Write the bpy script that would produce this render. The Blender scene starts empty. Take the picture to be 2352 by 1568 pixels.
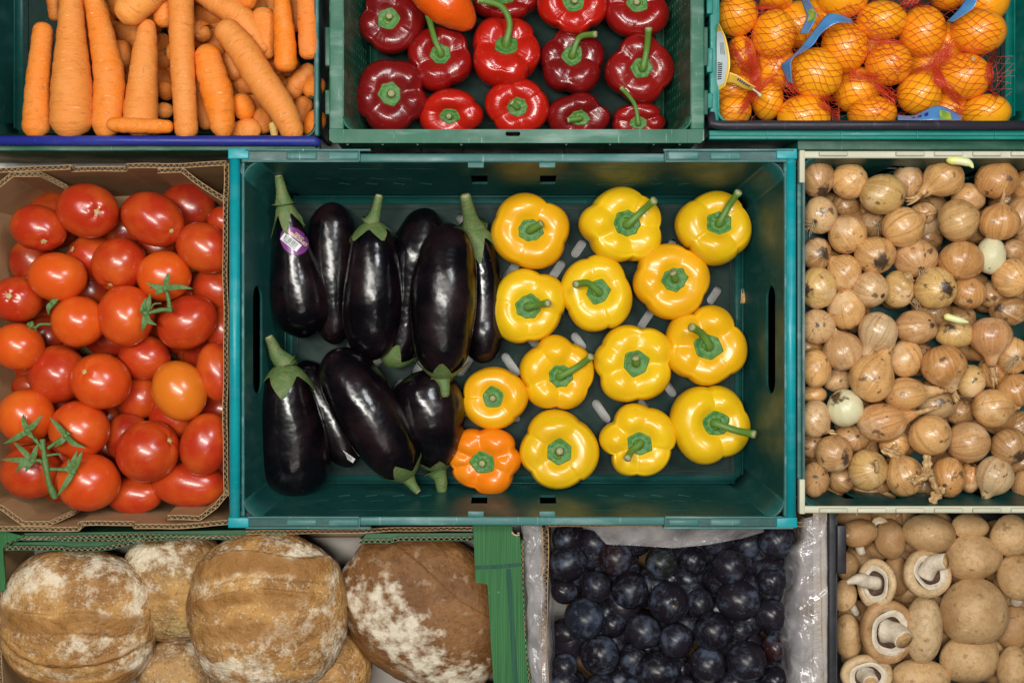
import bpy, bmesh, math, random
import numpy as np
from mathutils import Vector, Matrix
from mathutils.bvhtree import BVHTree
R = math.radians
SC = bpy.context.scene
COL = SC.collection
# ------------------------------------------------------------------ camera, world, lamps, exposure
H = 1.45                      # camera height above the rims, metres
S = 0.6 / 1308.0              # metres per overview pixel in the rim plane
cam_d = bpy.data.cameras.new('camera'); cam = bpy.data.objects.new('camera', cam_d); COL.objects.link(cam)
cam.location = (0, 0, H); cam.rotation_euler = (0, 0, 0)
cam_d.sensor_width = 36; cam_d.lens = 36 * H / (2352 * S); cam_d.clip_start = 0.05; cam_d.clip_end = 50
SC.camera = cam
w = bpy.data.worlds.new('World'); SC.world = w; w.use_nodes = True
bgn = w.node_tree.nodes['Background']; bgn.inputs[0].default_value = (0.80, 0.86, 1.0, 1); bgn.inputs[1].default_value = 0.02
def lamp(name, loc, target, sx, sy, power, col):
    d = bpy.data.lights.new(name, 'AREA'); d.shape = 'RECTANGLE'; d.size = sx; d.size_y = sy; d.energy = power; d.color = col
    o = bpy.data.objects.new(name, d); COL.objects.link(o); o.location = loc
    v = Vector(target) - Vector(loc); o.rotation_euler = v.to_track_quat('-Z', 'Y').to_euler()
    return o
lamp('ceiling_lamp_warm', (-0.28, 0.10, 2.75), (-0.05, 0.0, 0), 0.30, 1.6, 54, (1.0, 0.98, 0.91))
lamp('ceiling_lamp_cool', (0.95, 0.95, 2.45), (0, 0, 0), 0.60, 0.70, 22, (0.93, 0.97, 1.0))
lamp('ceiling_lamp_side', (-1.15, 0.75, 2.35), (0, 0, 0), 0.35, 0.50, 6, (1.0, 0.97, 0.92))
lamp('ceiling_lamp_front', (0.35, -1.25, 2.5), (0, 0, 0), 1.0, 0.25, 2.5, (1.0, 0.96, 0.9))
SC.view_settings.view_transform = 'Standard'; SC.view_settings.look = 'None'
SC.view_settings.exposure = 0.36; SC.view_settings.gamma = 1.0
# ------------------------------------------------------------------ reading positions
REG = {'c': (0, 0, 2.94), 'r': (750, 0, 2.352), 'o': (1700, 0, 2.94), 't': (0, 350, 3.1367), 'u': (0, 800, 2.8517),
       'a': (540, 350, 3.1357), 'b': (540, 800, 3.1357), 'n': (1920, 340, 3.4086), 'm': (1920, 780, 3.2),
       'k': (2000, 1230, 3.588), 'p': (1260, 1230, 2.94), 'e': (0, 1250, 3.36), 'f': (600, 1250, 3.36), 'O': (0, 0, 0.9408)}
def q(g, x, y):
    a = REG[g]; return ((a[0] + x / a[2]) * .9408, (a[1] + y / a[2]) * .9408)
def ql(g, l): return l / REG[g][2] * .9408
def P(x, y, z=0.0):
    k = S * (H - z) / H
    return np.array([(x - 1176) * k, (784 - y) * k, z])
def L(l, z=0.0): return l * S * (H - z) / H
# ------------------------------------------------------------------ geometry
rng = np.random.default_rng(7); random.seed(7)
def noise(p, seed, freq, n=6):
    r = np.random.default_rng(seed); out = np.zeros(len(p))
    for i in range(n):
        k = r.normal(size=3); k /= np.linalg.norm(k); f = freq * r.uniform(.6, 1.6)
        out += np.sin(p @ k * f + r.uniform(0, 6.28))
    return out / n * 1.6
def rotto(a, b):
    a = Vector(a).normalized(); b = Vector(b).normalized()
    return np.array(a.rotation_difference(b).to_matrix())
def rz(a): c, s = math.cos(a), math.sin(a); return np.array([[c, -s, 0], [s, c, 0], [0, 0, 1.]])
def raxis(ax, a): return np.array(Matrix.Rotation(a, 3, Vector(ax)))
def cat(P_, n):
    P_ = np.asarray(P_, float); m = len(P_); t = np.linspace(0, m - 1 - 1e-9, n); i = t.astype(int); f = (t - i)[:, None]
    g = lambda j: P_[np.clip(j, 0, m - 1)]
    a, b, c, d = g(i - 1), g(i), g(i + 1), g(i + 2)
    return .5 * (2 * b + (c - a) * f + (2 * a - 5 * b + 4 * c - d) * f * f + (3 * b - a - 3 * c + d) * f ** 3)
class G:
    def __init__(s): s.V = []; s.F = []; s.U = []; s.K = []; s.n = 0; s.mi = []; s.flat = []
    def add(s, V, F, U=None, K=None, mi=0, flat=False):
        V = np.asarray(V, float); s.V.append(V); s.U.append(V if U is None else np.asarray(U, float))
        s.K.append(np.zeros(len(V)) if K is None else np.asarray(K, float))
        n = s.n; s.F += [tuple(int(a) + n for a in f) for f in F]; s.mi += [mi] * len(F); s.flat += [flat] * len(F); s.n += len(V); return s
    def arr(s): return np.vstack(s.V)
    def mesh(s, name, mats, xf=None):
        V = s.arr()
        if xf is not None: V = V @ np.asarray(xf).T
        m = bpy.data.meshes.new(name); m.from_pydata(V.tolist(), [], s.F)
        m.polygons.foreach_set('use_smooth', [not f for f in s.flat])
        if any(s.mi): m.polygons.foreach_set('material_index', s.mi)
        a = m.attributes.new('uvw', 'FLOAT_VECTOR', 'POINT'); a.data.foreach_set('vector', np.vstack(s.U).ravel())
        K = np.concatenate(s.K)
        if K.any(): a = m.attributes.new('mark', 'FLOAT', 'POINT'); a.data.foreach_set('value', K)
        for mm in (mats if isinstance(mats, (list, tuple)) else [mats]): m.materials.append(mm)
        return m
def ringfaces(nr, nu, p0, p1, off=0):
    """p0/p1: index of pole verts or None; rings from off"""
    F = []
    for i in range(nr - 1):
        a = off + i * nu; b = a + nu
        for j in range(nu):
            k = (j + 1) % nu; F.append((a + j, b + j, b + k, a + k))
    if p0 is not None:
        for j in range(nu): F.append((p0, off + j, off + (j + 1) % nu))
    if p1 is not None:
        a = off + (nr - 1) * nu
        for j in range(nu): F.append((p1, a + (j + 1) % nu, a + j))
    return F
def blob(fn, nu=40, nv=26, t0=0, t1=1):
    """fn(t, phi)->(N,3); t=0 is +z pole"""
    t = np.linspace(t0, t1, nv + 1)[1:-1]; ph = np.arange(nu) * 2 * math.pi / nu
    T, PH = np.meshgrid(t, ph, indexing='ij'); T = T.ravel(); PH = PH.ravel()
    V = fn(np.concatenate([[t0], T, [t1]]), np.concatenate([[0], PH, [0]]))
    U = np.stack([np.cos(np.concatenate([[0], PH, [0]])), np.sin(np.concatenate([[0], PH, [0]])), np.concatenate([[t0], T, [t1]])], 1)
    N = len(V); return V, ringfaces(nv - 1, nu, 0, N - 1, 1), U
def tube(pts, rad, n=8, cap=True, twist=0, U0=0):
    pts = np.asarray(pts, float); m = len(pts); rad = np.broadcast_to(rad, (m,))
    T = np.gradient(pts, axis=0); T /= np.linalg.norm(T, axis=1)[:, None] + 1e-12
    nrm = np.cross(T[0], [0, 0, 1]);
    if np.linalg.norm(nrm) < 1e-3: nrm = np.cross(T[0], [1, 0, 0])
    nrm /= np.linalg.norm(nrm); V = []; U = []; ph = np.arange(n) * 2 * math.pi / n; s = 0
    for i in range(m):
        nrm = nrm - T[i] * (nrm @ T[i]); nrm /= np.linalg.norm(nrm); b = np.cross(T[i], nrm)
        if i: s += np.linalg.norm(pts[i] - pts[i - 1])
        V.append(pts[i] + rad[i] * (np.cos(ph)[:, None] * nrm + np.sin(ph)[:, None] * b))
        U.append(np.stack([np.cos(ph), np.sin(ph), np.full(n, s * 40)], 1))
    V = np.vstack(V); U = np.vstack(U)
    if cap:
        V = np.vstack([V, pts[0], pts[-1]]); U = np.vstack([U, [0, 0, 0], [0, 0, s * 40]])
        F = ringfaces(m, n, m * n, m * n + 1)
    else: F = ringfaces(m, n, None, None)
    F = [f[::-1] for f in F]
    return V, F, U
def box(x0, x1, y0, y1, z0, z1, bev=0.0, seg=2):
    bm = bmesh.new(); bmesh.ops.create_cube(bm, size=1)
    for v in bm.verts: v.co = ((x0 + x1) / 2 + v.co.x * (x1 - x0), (y0 + y1) / 2 + v.co.y * (y1 - y0), (z0 + z1) / 2 + v.co.z * (z1 - z0))
    if bev: bmesh.ops.bevel(bm, geom=bm.edges[:], offset=bev, segments=seg, affect='EDGES', profile=.6)
    bm.verts.index_update(); V = np.array([v.co[:] for v in bm.verts]); F = [tuple(v.index for v in f.verts) for f in bm.faces]; bm.free()
    return V, F
def sheet(nu, nv, fn, thick=0.0):
    """open grid sheet; fn(u,v arrays 0..1)->(N,3)"""
    u, v = np.meshgrid(np.linspace(0, 1, nu), np.linspace(0, 1, nv), indexing='ij'); u = u.ravel(); v = v.ravel()
    V = fn(u, v); F = [(i * nv + j, (i + 1) * nv + j, (i + 1) * nv + j + 1, i * nv + j + 1) for i in range(nu - 1) for j in range(nv - 1)]
    U = np.stack([u, v, u * 0], 1)
    if thick:
        Vg = V.reshape(nu, nv, 3); a = np.gradient(Vg, axis=0); b = np.gradient(Vg, axis=1); n = np.cross(a, b); n /= np.linalg.norm(n, axis=2)[..., None] + 1e-12
        V2 = (Vg - n * thick).reshape(-1, 3); N = len(V)
        F2 = [tuple(x + N for x in f[::-1]) for f in F]; E = []
        loop = [i * nv for i in range(nu)] + [(nu - 1) * nv + j for j in range(1, nv)] + [i * nv + nv - 1 for i in range(nu - 2, -1, -1)] + [j for j in range(nv - 2, 0, -1)]
        for a_, b_ in zip(loop, loop[1:] + loop[:1]): E.append((b_, a_, a_ + N, b_ + N))
        V = np.vstack([V, V2]); U = np.vstack([U, U]); F = F + F2 + E
    return V, F, U
def plate(outer, holes, th, mp):
    """flat polygon with holes, extruded; mp maps (N,3) local (u,v,depth) to world"""
    cu = bpy.data.curves.new('tmp', 'CURVE'); cu.dimensions = '2D'; cu.fill_mode = 'BOTH'; cu.extrude = th / 2
    for lp in [outer] + list(holes):
        sp = cu.splines.new('POLY'); sp.points.add(len(lp) - 1)
        for i, p in enumerate(lp): sp.points[i].co = (p[0], p[1], 0, 1)
        sp.use_cyclic_u = True
    ob = bpy.data.objects.new('tmp', cu); me = bpy.data.meshes.new_from_object(ob)
    V = np.array([v.co[:] for v in me.vertices]); F = [tuple(p.vertices) for p in me.polygons]
    bpy.data.objects.remove(ob); bpy.data.curves.remove(cu); bpy.data.meshes.remove(me)
    return mp(V), F
def text_geo(s, size, ext=0.0):
    cu = bpy.data.curves.new('tmp', 'FONT'); cu.body = s; cu.size = size; cu.align_x = 'CENTER'; cu.align_y = 'CENTER'; cu.offset = size * .012; cu.extrude = ext; cu.resolution_u = 3
    ob = bpy.data.objects.new('tmp', cu); me = bpy.data.meshes.new_from_object(ob)
    V = np.array([v.co[:] for v in me.vertices]); F = [tuple(p.vertices) for p in me.polygons]
    bpy.data.objects.remove(ob); bpy.data.curves.remove(cu); bpy.data.meshes.remove(me)
    return V, F
def pill(cx, cy, l, w_, a, n=6):
    pts = []
    for sgn in (1, -1):
        for i in range(n + 1):
            t = -math.pi / 2 + math.pi * i / n + (0 if sgn > 0 else math.pi)
            pts.append((sgn * (l - w_) / 2 + math.cos(t) * w_ / 2, math.sin(t) * w_ / 2))
    c, s_ = math.cos(a), math.sin(a); return [(cx + x * c - y * s_, cy + x * s_ + y * c) for x, y in pts]
def rect(cx, cy, a, b): return [(cx - a / 2, cy - b / 2), (cx + a / 2, cy - b / 2), (cx + a / 2, cy + b / 2), (cx - a / 2, cy + b / 2)]
# ------------------------------------------------------------------ objects
def thing(name, label, cat_, loc=(0, 0, 0), group=None):
    o = bpy.data.objects.new(name, None); o.empty_display_size = .01; COL.objects.link(o); o.location = tuple(map(float, loc)); o['label'] = label; o['category'] = cat_
    if group: o['group'] = group
    return o
def part(name, g, mats, parent, color=None, label=None, xf=None, off=None):
    me = g.mesh(name, mats, xf) if isinstance(g, G) else g
    o = bpy.data.objects.new(name, me); COL.objects.link(o); o.parent = parent
    if off is not None: o.location = tuple(map(float, off))
    if color is not None: o.color = (*color[:3], 1)
    if label: o['label'] = label
    return o
def solo(name, label, cat_, g, mats, loc, color=None, group=None, kind=None, xf=None):
    o = bpy.data.objects.new(name, g.mesh(name, mats, xf)); COL.objects.link(o); o.location = tuple(map(float, loc))
    if color is not None: o.color = (*color[:3], 1)
    if label: o['label'] = label
    if cat_: o['category'] = cat_
    if group: o['group'] = group
    if kind: o['kind'] = kind
    return o
def sub(g, loc):  # shift geometry so that loc is the origin
    for i in range(len(g.V)): g.V[i] = g.V[i] - np.asarray(loc)
    return g
# ------------------------------------------------------------------ materials
def lin(r, g, b): return tuple(((c / 255 + .055) / 1.055) ** 2.4 if c > 10 else c / 255 / 12.92 for c in (r, g, b))
def mat(name, base=None, rough=.4, layers=(), bump=(), mark=None, coat=0.0, spec=.5, sss=0.0, metal=0, rl=(), trans=0, alpha=1, dust=None):
    m = bpy.data.materials.new(name); m.use_nodes = True; nt = m.node_tree; N = nt.nodes; K = nt.links; b = N['Principled BSDF']
    tc = N.new('ShaderNodeTexCoord'); oi = N.new('ShaderNodeObjectInfo')
    mu = N.new('ShaderNodeMath'); mu.operation = 'MULTIPLY'; mu.inputs[1].default_value = 37.0; K.new(oi.outputs['Random'], mu.inputs[0])
    at = N.new('ShaderNodeAttribute'); at.attribute_name = 'uvw'
    def coord(src, sc):
        v = N.new('ShaderNodeVectorMath'); v.operation = 'MULTIPLY'
        K.new(tc.outputs['Object'] if src == 'O' else at.outputs['Vector'], v.inputs[0])
        v.inputs[1].default_value = sc if isinstance(sc, (tuple, list)) else (sc, sc, sc)
        a = N.new('ShaderNodeVectorMath'); a.operation = 'ADD'; K.new(v.outputs[0], a.inputs[0]); K.new(mu.outputs[0], a.inputs[1]); return a.outputs[0]
    def nz(src, sc, det=3, lo=.4, hi=.6, dist=0.0, rgh=.55):
        rid = src.endswith('r'); src = src[0]
        n = N.new('ShaderNodeTexNoise'); n.inputs['Scale'].default_value = 1; n.inputs['Detail'].default_value = det; n.inputs['Roughness'].default_value = rgh; n.inputs['Distortion'].default_value = dist
        K.new(coord(src, sc), n.inputs['Vector'])
        mr = N.new('ShaderNodeMapRange'); mr.inputs[1].default_value = lo; mr.inputs[2].default_value = hi; K.new(n.outputs[0], mr.inputs[0])
        if rid:
            s_ = N.new('ShaderNodeMath'); s_.operation = 'SUBTRACT'; K.new(n.outputs[0], s_.inputs[0]); s_.inputs[1].default_value = .5
            a_ = N.new('ShaderNodeMath'); a_.operation = 'ABSOLUTE'; K.new(s_.outputs[0], a_.inputs[0]); K.new(a_.outputs[0], mr.inputs[0]); mr.inputs[1].default_value = hi - lo; mr.inputs[2].default_value = 0
        return mr.outputs[0]
    if base is None: c = oi.outputs['Color']
    else:
        rgb = N.new('ShaderNodeRGB'); rgb.outputs[0].default_value = (*base, 1); c = rgb.outputs[0]
    def mix(fac, a, bcol, f=1.0, mode='MIX', inv=None):
        mx = N.new('ShaderNodeMix'); mx.data_type = 'RGBA'; mx.blend_type = mode
        ml = N.new('ShaderNodeMath'); ml.operation = 'MULTIPLY'; ml.inputs[1].default_value = f; K.new(fac, ml.inputs[0])
        K.new(ml.outputs[0], mx.inputs[0]); K.new(a, mx.inputs[6]); mx.inputs[7].default_value = (*bcol, 1); return mx.outputs[2]
    am = None
    if mark is not None:
        am = N.new('ShaderNodeAttribute'); am.attribute_name = 'mark'
    for ly in layers:   # (src, scale, detail, lo, hi, colour, fac, mode[, 'nomark'])
        fac = nz(ly[0], ly[1], ly[2], ly[3], ly[4], rgh=ly[9] if len(ly) > 9 else .55)
        if len(ly) > 8 and ly[8] == 'nomark' and am:
            iv = N.new('ShaderNodeMath'); iv.operation = 'SUBTRACT'; iv.inputs[0].default_value = 1; iv.use_clamp = True; K.new(am.outputs['Fac'], iv.inputs[1])
            mm = N.new('ShaderNodeMath'); mm.operation = 'MULTIPLY'; K.new(fac, mm.inputs[0]); K.new(iv.outputs[0], mm.inputs[1]); fac = mm.outputs[0]
        c = mix(fac, c, ly[5], ly[6], ly[7] if len(ly) > 7 else 'MIX')
    if mark is not None:
        fa = am.outputs['Fac']
        if len(mark) > 1:   # broken by noise: (colour, scale, lo, hi)
            ad = N.new('ShaderNodeMath'); ad.operation = 'MULTIPLY_ADD'; K.new(fa, ad.inputs[0]); ad.inputs[1].default_value = 1.0
            n_ = nz('O', mark[1], 5, .25, .75); s2 = N.new('ShaderNodeMath'); s2.operation = 'SUBTRACT'; K.new(n_, s2.inputs[0]); s2.inputs[1].default_value = .5
            K.new(s2.outputs[0], ad.inputs[2]); mr = N.new('ShaderNodeMapRange'); mr.inputs[1].default_value = mark[2]; mr.inputs[2].default_value = mark[3]; K.new(ad.outputs[0], mr.inputs[0])
            # keep zero where the mark is zero
            m3 = N.new('ShaderNodeMath'); m3.operation = 'GREATER_THAN'; K.new(fa, m3.inputs[0]); m3.inputs[1].default_value = .02
            m4 = N.new('ShaderNodeMath'); m4.operation = 'MULTIPLY'; K.new(mr.outputs[0], m4.inputs[0]); K.new(m3.outputs[0], m4.inputs[1]); fa = m4.outputs[0]
        c = mix(fa, c, mark[0], 1.0)
    K.new(c, b.inputs['Base Color'])
    b.inputs['Roughness'].default_value = rough; b.inputs['Specular IOR Level'].default_value = spec
    b.inputs['Coat Weight'].default_value = coat; b.inputs['Coat Roughness'].default_value = .08; b.inputs['Metallic'].default_value = metal
    if sss: b.inputs['Subsurface Weight'].default_value = sss; b.inputs['Subsurface Radius'].default_value = (.012, .004, .002); b.inputs['Subsurface Scale'].default_value = 1.0
    if rl:
        f = nz(rl[0], rl[1], 3, 0.3, .7); mr = N.new('ShaderNodeMapRange'); mr.inputs[3].default_value = rl[2]; mr.inputs[4].default_value = rl[3]; K.new(f, mr.inputs[0]); K.new(mr.outputs[0], b.inputs['Roughness'])
    if bump:
        prev = None
        for bp in bump:  # (src, scale, detail, strength, distance)
            f = nz(bp[0], bp[1], bp[2], 0, 1); bn = N.new('ShaderNodeBump'); bn.inputs['Strength'].default_value = bp[3]; bn.inputs['Distance'].default_value = bp[4]
            K.new(f, bn.inputs['Height'])
            if prev: K.new(prev, bn.inputs['Normal'])
            prev = bn.outputs[0]
        K.new(prev, b.inputs['Normal'])
    if alpha < 1: b.inputs['Alpha'].default_value = alpha
    return m
M = {}
M['pepper'] = mat('pepper_skin', None, .29, [('O', 35, 4, .40, .70, (.72, .30, .01), .35), ('O', 500, 1, .73, .76, (.35, .2, .05), .35)], [('O', 28, 2, .35, .004), ('O', 500, 2, .05, .0008)], coat=.18, sss=.05)
M['redpepper'] = mat('red_pepper_skin', None, .26, [('O', 40, 3, .4, .75, (.42, .012, .006), .25), ('Or', 50, 4, 0, .006, (.10, .004, .004), .3), ('O', 450, 1, .72, .76, (.5, .2, .1), .3)], [('O', 40, 2, .45, .004), ('U', (9, 9, 3), 3, .25, .002)], coat=.3, sss=.04)
M['calyx'] = mat('pepper_calyx_green', (.045, .17, .03), .45, [('O', 180, 4, .4, .65, (.12, .26, .04), .7), ('O', 700, 2, .6, .75, (.02, .06, .015), .6)], [('O', 500, 4, .7, .0012)])
M['stem'] = mat('stem_green', (.12, .25, .035), .42, [('U', (4, 4, .25), 3, .4, .7, (.05, .14, .02), .6), ('O', 300, 3, .6, .75, (.3, .3, .1), .4)], [('U', (5, 5, .3), 3, .5, .0012)])
M['cut'] = mat('stem_cut_end', (.42, .40, .20), .7, [('O', 900, 3, .4, .6, (.22, .2, .08), .6)], [('O', 900, 3, .6, .001)])
M['aub'] = mat('aubergine_skin', (.0022, .0016, .0028), .15, [('O', 22, 3, .45, .7, (.018, .007, .009), .8), ('Or', 60, 4, 0, .006, (.02, .012, .01), .3), ('O', 120, 2, .74, .77, (.12, .07, .03), .35)], [('O', 24, 3, .42, .006), ('O', 90, 2, .16, .001)], coat=.08, rl=('O', 20, .14, .32), spec=.5)
M['aubcal'] = mat('aubergine_calyx', (.085, .155, .040), .6, [('O', 90, 4, .4, .65, (.18, .20, .075), .7), ('O', 240, 4, .55, .7, (.12, .08, .035), .7)], [('O', 350, 4, .8, .0015)])
M['tomato'] = mat('tomato_skin', None, .27, [('O', 28, 3, .42, .75, (.85, .22, .02), .35), ('O', 18, 3, .5, .8, (.38, .012, .006), .5), ('O', 900, 1, .70, .75, (.8, .35, .12), .25)], [('O', 30, 2, .25, .004), ('O', 350, 2, .06, .0008)], coat=.2, sss=.06)
M['scar'] = mat('tomato_scar', (.55, .48, .20), .7, [('O', 500, 3, .4, .6, (.3, .2, .06), .7)], [('O', 500, 3, .7, .001)])
M['vine'] = mat('tomato_vine', (.065, .15, .035), .6, [('O', 300, 3, .4, .65, (.13, .22, .06), .7)], [('O', 600, 3, .5, .001)])
M['carrot'] = mat('carrot_skin', None, .62, [('U', (.9, .9, .8), 5, .42, .66, (.76, .30, .075), .55), ('U', (1.3, 1.3, 6), 5, .58, .72, (.48, .13, .02), .6), ('U', (1.5, 1.5, 9), 5, .66, .72, (.88, .58, .32), .6), ('Ur', (1.2, 1.2, 7), 5, 0, .012, (.40, .12, .02), .45), ('O', 500, 3, .60, .74, (.84, .48, .22), .3), ('O', 110, 4, .66, .74, (.28, .11, .03), .55)], [('U', (.8, .8, 5), 5, .6, .003), ('O', 420, 4, .35, .0010)], spec=.35)
M['crown'] = mat('carrot_crown', (.09, .10, .03), .8, [('O', 400, 3, .4, .6, (.05, .03, .015), .8)], [('O', 400, 3, .8, .002)])
M['orange'] = mat('orange_peel', None, .30, [('O', 30, 3, .4, .7, (.95, .33, .01), .5), ('O', 60, 3, .68, .78, (.35, .32, .02), .35)], [('O', 420, 2, .45, .0012), ('O', 40, 2, .2, .003)], coat=.25, sss=.05)
M['net'] = mat('net_red', (.62, .055, .02), .35, coat=.2)
M['onion'] = mat('onion_skin', None, .26, [('U', (7, 7, .8), 5, .42, .70, (.74, .44, .19), .5), ('U', (8, 8, .9), 6, .54, .66, (.30, .11, .03), .5), ('Ur', (5, 5, .6), 5, 0, .010, (.24, .09, .03), .45), ('O', 40, 6, .50, .68, (.30, .14, .05), .6), ('O', 420, 3, .58, .68, (.10, .05, .03), .35), ('O', 30, 4, .56, .68, (.80, .56, .32), .6), ('O', 90, 6, .62, .68, (.07, .045, .03), .8), ('Or', 40, 5, 0, .008, (.20, .08, .03), .5)], [('U', (8, 8, .8), 4, .35, .0012), ('O', 35, 2, .3, .003)], mark=((.06, .035, .02), 160, .35, .75), rl=('O', 50, .20, .42), coat=.15)
M['onionpale'] = mat('onion_pale', None, .32, [('U', (6, 6, .5), 3, .45, .75, (.62, .62, .35), .6), ('O', 160, 3, .66, .72, (.10, .09, .05), .8)], [('U', (8, 8, .8), 4, .3, .001)], mark=((.12, .07, .03), 160, .35, .75))
M['husk'] = mat('onion_husk', (.50, .30, .12), .6, [('U', (5, 5, .6), 3, .4, .7, (.22, .10, .04), .7), ('O', 200, 3, .5, .7, (.75, .56, .30), .6)], [('O', 260, 4, .8, .002)])
M['root'] = mat('onion_root', (.46, .33, .17), .8)
M['sprout'] = mat('sprout', (.72, .74, .38), .4, [('O', 60, 2, .5, .7, (.75, .72, .10), .7)])
M['mush'] = mat('mushroom_cap', None, .55, [('O', 50, 6, .44, .66, (.58, .38, .19), .55), ('O', 26, 5, .46, .68, (.26, .13, .045), .6), ('Or', 120, 5, 0, .01, (.15, .08, .03), .4), ('O', 200, 6, .50, .62, (.26, .14, .06), .35), ('O', 80, 7, .62, .67, (.12, .06, .03), .5), ('O', 700, 3, .6, .7, (.16, .08, .03), .5), ('U', (1.6, 1.6, 5), 3, .69, .73, (.82, .66, .42), .65), ('O', 130, 3, .68, .74, (.14, .07, .03), .6)], [('O', 60, 4, .3, .003), ('O', 600, 4, .45, .001)], mark=((.60, .50, .38), 200, .3, .8), spec=.35)
M['mushin'] = mat('mushroom_flesh', (.66, .57, .45), .7, [('O', 120, 4, .45, .7, (.42, .30, .19), .7), ('U', (14, 14, 1), 3, .45, .6, (.6, .48, .34), .5)], [('O', 300, 4, .6, .0015)])
M['gill'] = mat('mushroom_gill', (.13, .07, .045), .8, [('U', (30, 30, 1), 2, .4, .6, (.04, .02, .012), .7)])
M['plum'] = mat('plum_skin', None, .30, [('O', 48, 8, .54, .66, (.08, .10, .145), .7), ('Or', 45, 7, 0, .018, (.045, .052, .075), .55), ('O', 150, 5, .60, .68, (.10, .11, .14), .4), ('O', 700, 2, .70, .75, (.14, .13, .12), .4)], [('O', 50, 2, .25, .003), ('O', 600, 2, .1, .0006)], rl=('O', 42, .22, .4), coat=.0, spec=.28)
CRUSTL = [('Or', 22, 7, 0, .010, (.10, .04, .014), .7), ('Or', 70, 7, 0, .014, (.18, .08, .03), .45), ('O', 30, 6, .40, .62, (.56, .30, .09), .75), ('O', 13, 6, .45, .60, (.22, .095, .028), .8), ('O', 190, 5, .56, .68, (.20, .085, .03), .6)]
M['bread'] = mat('bread_crust', None, .62, CRUSTL + [('O', 16, 8, .51, .60, (.80, .68, .50), .85, 'MIX', 'nomark', .75), ('O', 300, 4, .58, .64, (.80, .72, .58), .3, 'MIX', 'nomark')], [('O', 50, 7, .8, .008), ('O', 320, 5, .8, .002)], mark=((.30, .135, .035), 60, .30, 1.05), spec=.3)
M['darkbread'] = mat('bread_crust_dark', None, .58, [('Or', 34, 6, 0, .012, (.06, .02, .008), .6), ('O', 60, 8, .58, .66, (.45, .34, .22), .5), ('O', 25, 5, .4, .68, (.30, .14, .045), .7), ('O', 200, 4, .5, .7, (.10, .04, .012), .5)], [('O', 45, 5, .6, .006), ('O', 300, 5, .7, .002)], mark=((.66, .57, .43), 130, .35, 1.0), spec=.3)
def plastic(name, c, wear=(.25, .38, .36), rough=.38, wf=.35, b=.15, spec=.32):
    return mat(name, c, rough, spec=spec, layers= [('O', (14, 60, 30), 5, .5, .75, wear, wf), ('O', 160, 4, .66, .74, tuple(min(1, x * 2.0 + .012) for x in c), .4), ('O', 9, 3, .4, .7, tuple(x * .6 for x in c), .5), ('O', (400, 25, 90), 3, .66, .72, wear, wf)], bump=[('O', 120, 3, b, .0015), ('O', 900, 2, .08, .0005)], rl=('O', 30, rough - .08, rough + .15), coat=.0)
M['teal'] = plastic('teal_plastic', (.008, .066, .060), (.10, .22, .20), .36, .22)
M['tealfloor'] = plastic('teal_floor_plastic', (.006, .022, .018), (.02, .045, .04), .5, .2, spec=.12)
M['tealrim'] = plastic('worn_teal_rim', (.040, .15, .140), (.30, .42, .41), .42, .55)
M['cyan'] = plastic('turquoise_plastic', (.004, .29, .33), (.14, .48, .50), .36, .3)
M['green'] = plastic('green_plastic', (.014, .090, .052), (.22, .36, .28))
M['greenrim'] = plastic('worn_green_rim', (.026, .135, .080), (.30, .42, .37), .45, .6)
M['mint'] = plastic('bright_teal_plastic', (.004, .20, .165), (.12, .42, .38), .36, .3)
M['blue'] = plastic('blue_plastic', (.022, .030, .26), (.12, .16, .42), .36, .3)
M['black'] = plastic('black_rail_plastic', (.030, .026, .036), (.16, .14, .17), .4, .3)
M['blackcr'] = plastic('black_crate_plastic', (.014, .014, .018), (.09, .09, .1), .45, .25)
M['cream'] = plastic('cream_plastic', (.56, .54, .40), (.75, .73, .62), .5, .4)
M['card'] = mat('kraft_cardboard', (.42, .255, .125), .8, [('O', 40, 5, .4, .7, (.32, .185, .085), .6), ('O', 500, 3, .5, .7, (.48, .33, .18), .4)], [('O', (500, 60, 60), 3, .25, .001)], spec=.2)
M['cardedge'] = mat('cardboard_edge', (.56, .42, .25), .85, [('O', 600, 3, .4, .6, (.36, .25, .13), .6)], spec=.2)
M['greencard'] = mat('green_printed_card', (.022, .10, .030), .55, [('O', (900, 9, 60), 4, .42, .62, (.05, .17, .06), .75), ('O', (300, 4, 20), 3, .55, .75, (.025, .15, .05), .6), ('O', 90, 4, .68, .76, (.20, .34, .18), .4)], [('O', (600, 30, 60), 3, .2, .001)], spec=.15)
M['greendark'] = mat('dark_green_card', (.018, .085, .03), .6, [('O', 60, 4, .4, .7, (.03, .13, .045), .6)])
M['greenband'] = mat('green_card_band', (.014, .065, .040), .55, [('O', (500, 6, 60), 4, .4, .65, (.025, .10, .055), .7)], spec=.15)
M['table'] = mat('speckled_laminate', (.60, .59, .56), .45, [('O', 300, 4, .52, .68, (.46, .45, .42), .6), ('O', 900, 2, .64, .7, (.2, .19, .17), .6)])
M['paper'] = mat('base_paper', (.40, .36, .32), .8, [('O', 12, 4, .4, .7, (.30, .26, .23), .7)], [('O', 25, 3, .5, .006)])
M['kraftpale'] = mat('pale_cardboard', (.56, .45, .32), .8, [('O', 40, 5, .4, .7, (.46, .36, .25), .6)])
M['void'] = mat('hole_shade_black', (.004, .004, .004), .95, spec=.0)  # near-black colour standing in for shade behind the crate openings
M['white'] = mat('white_paper', (.80, .80, .80), .5)
M['ink'] = mat('black_ink', (.02, .02, .025), .5)
M['purple'] = mat('purple_sticker', (.19, .035, .20), .35, coat=.3)
M['gold'] = mat('pale_gold_ink', (.92, .80, .48), .4)
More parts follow.
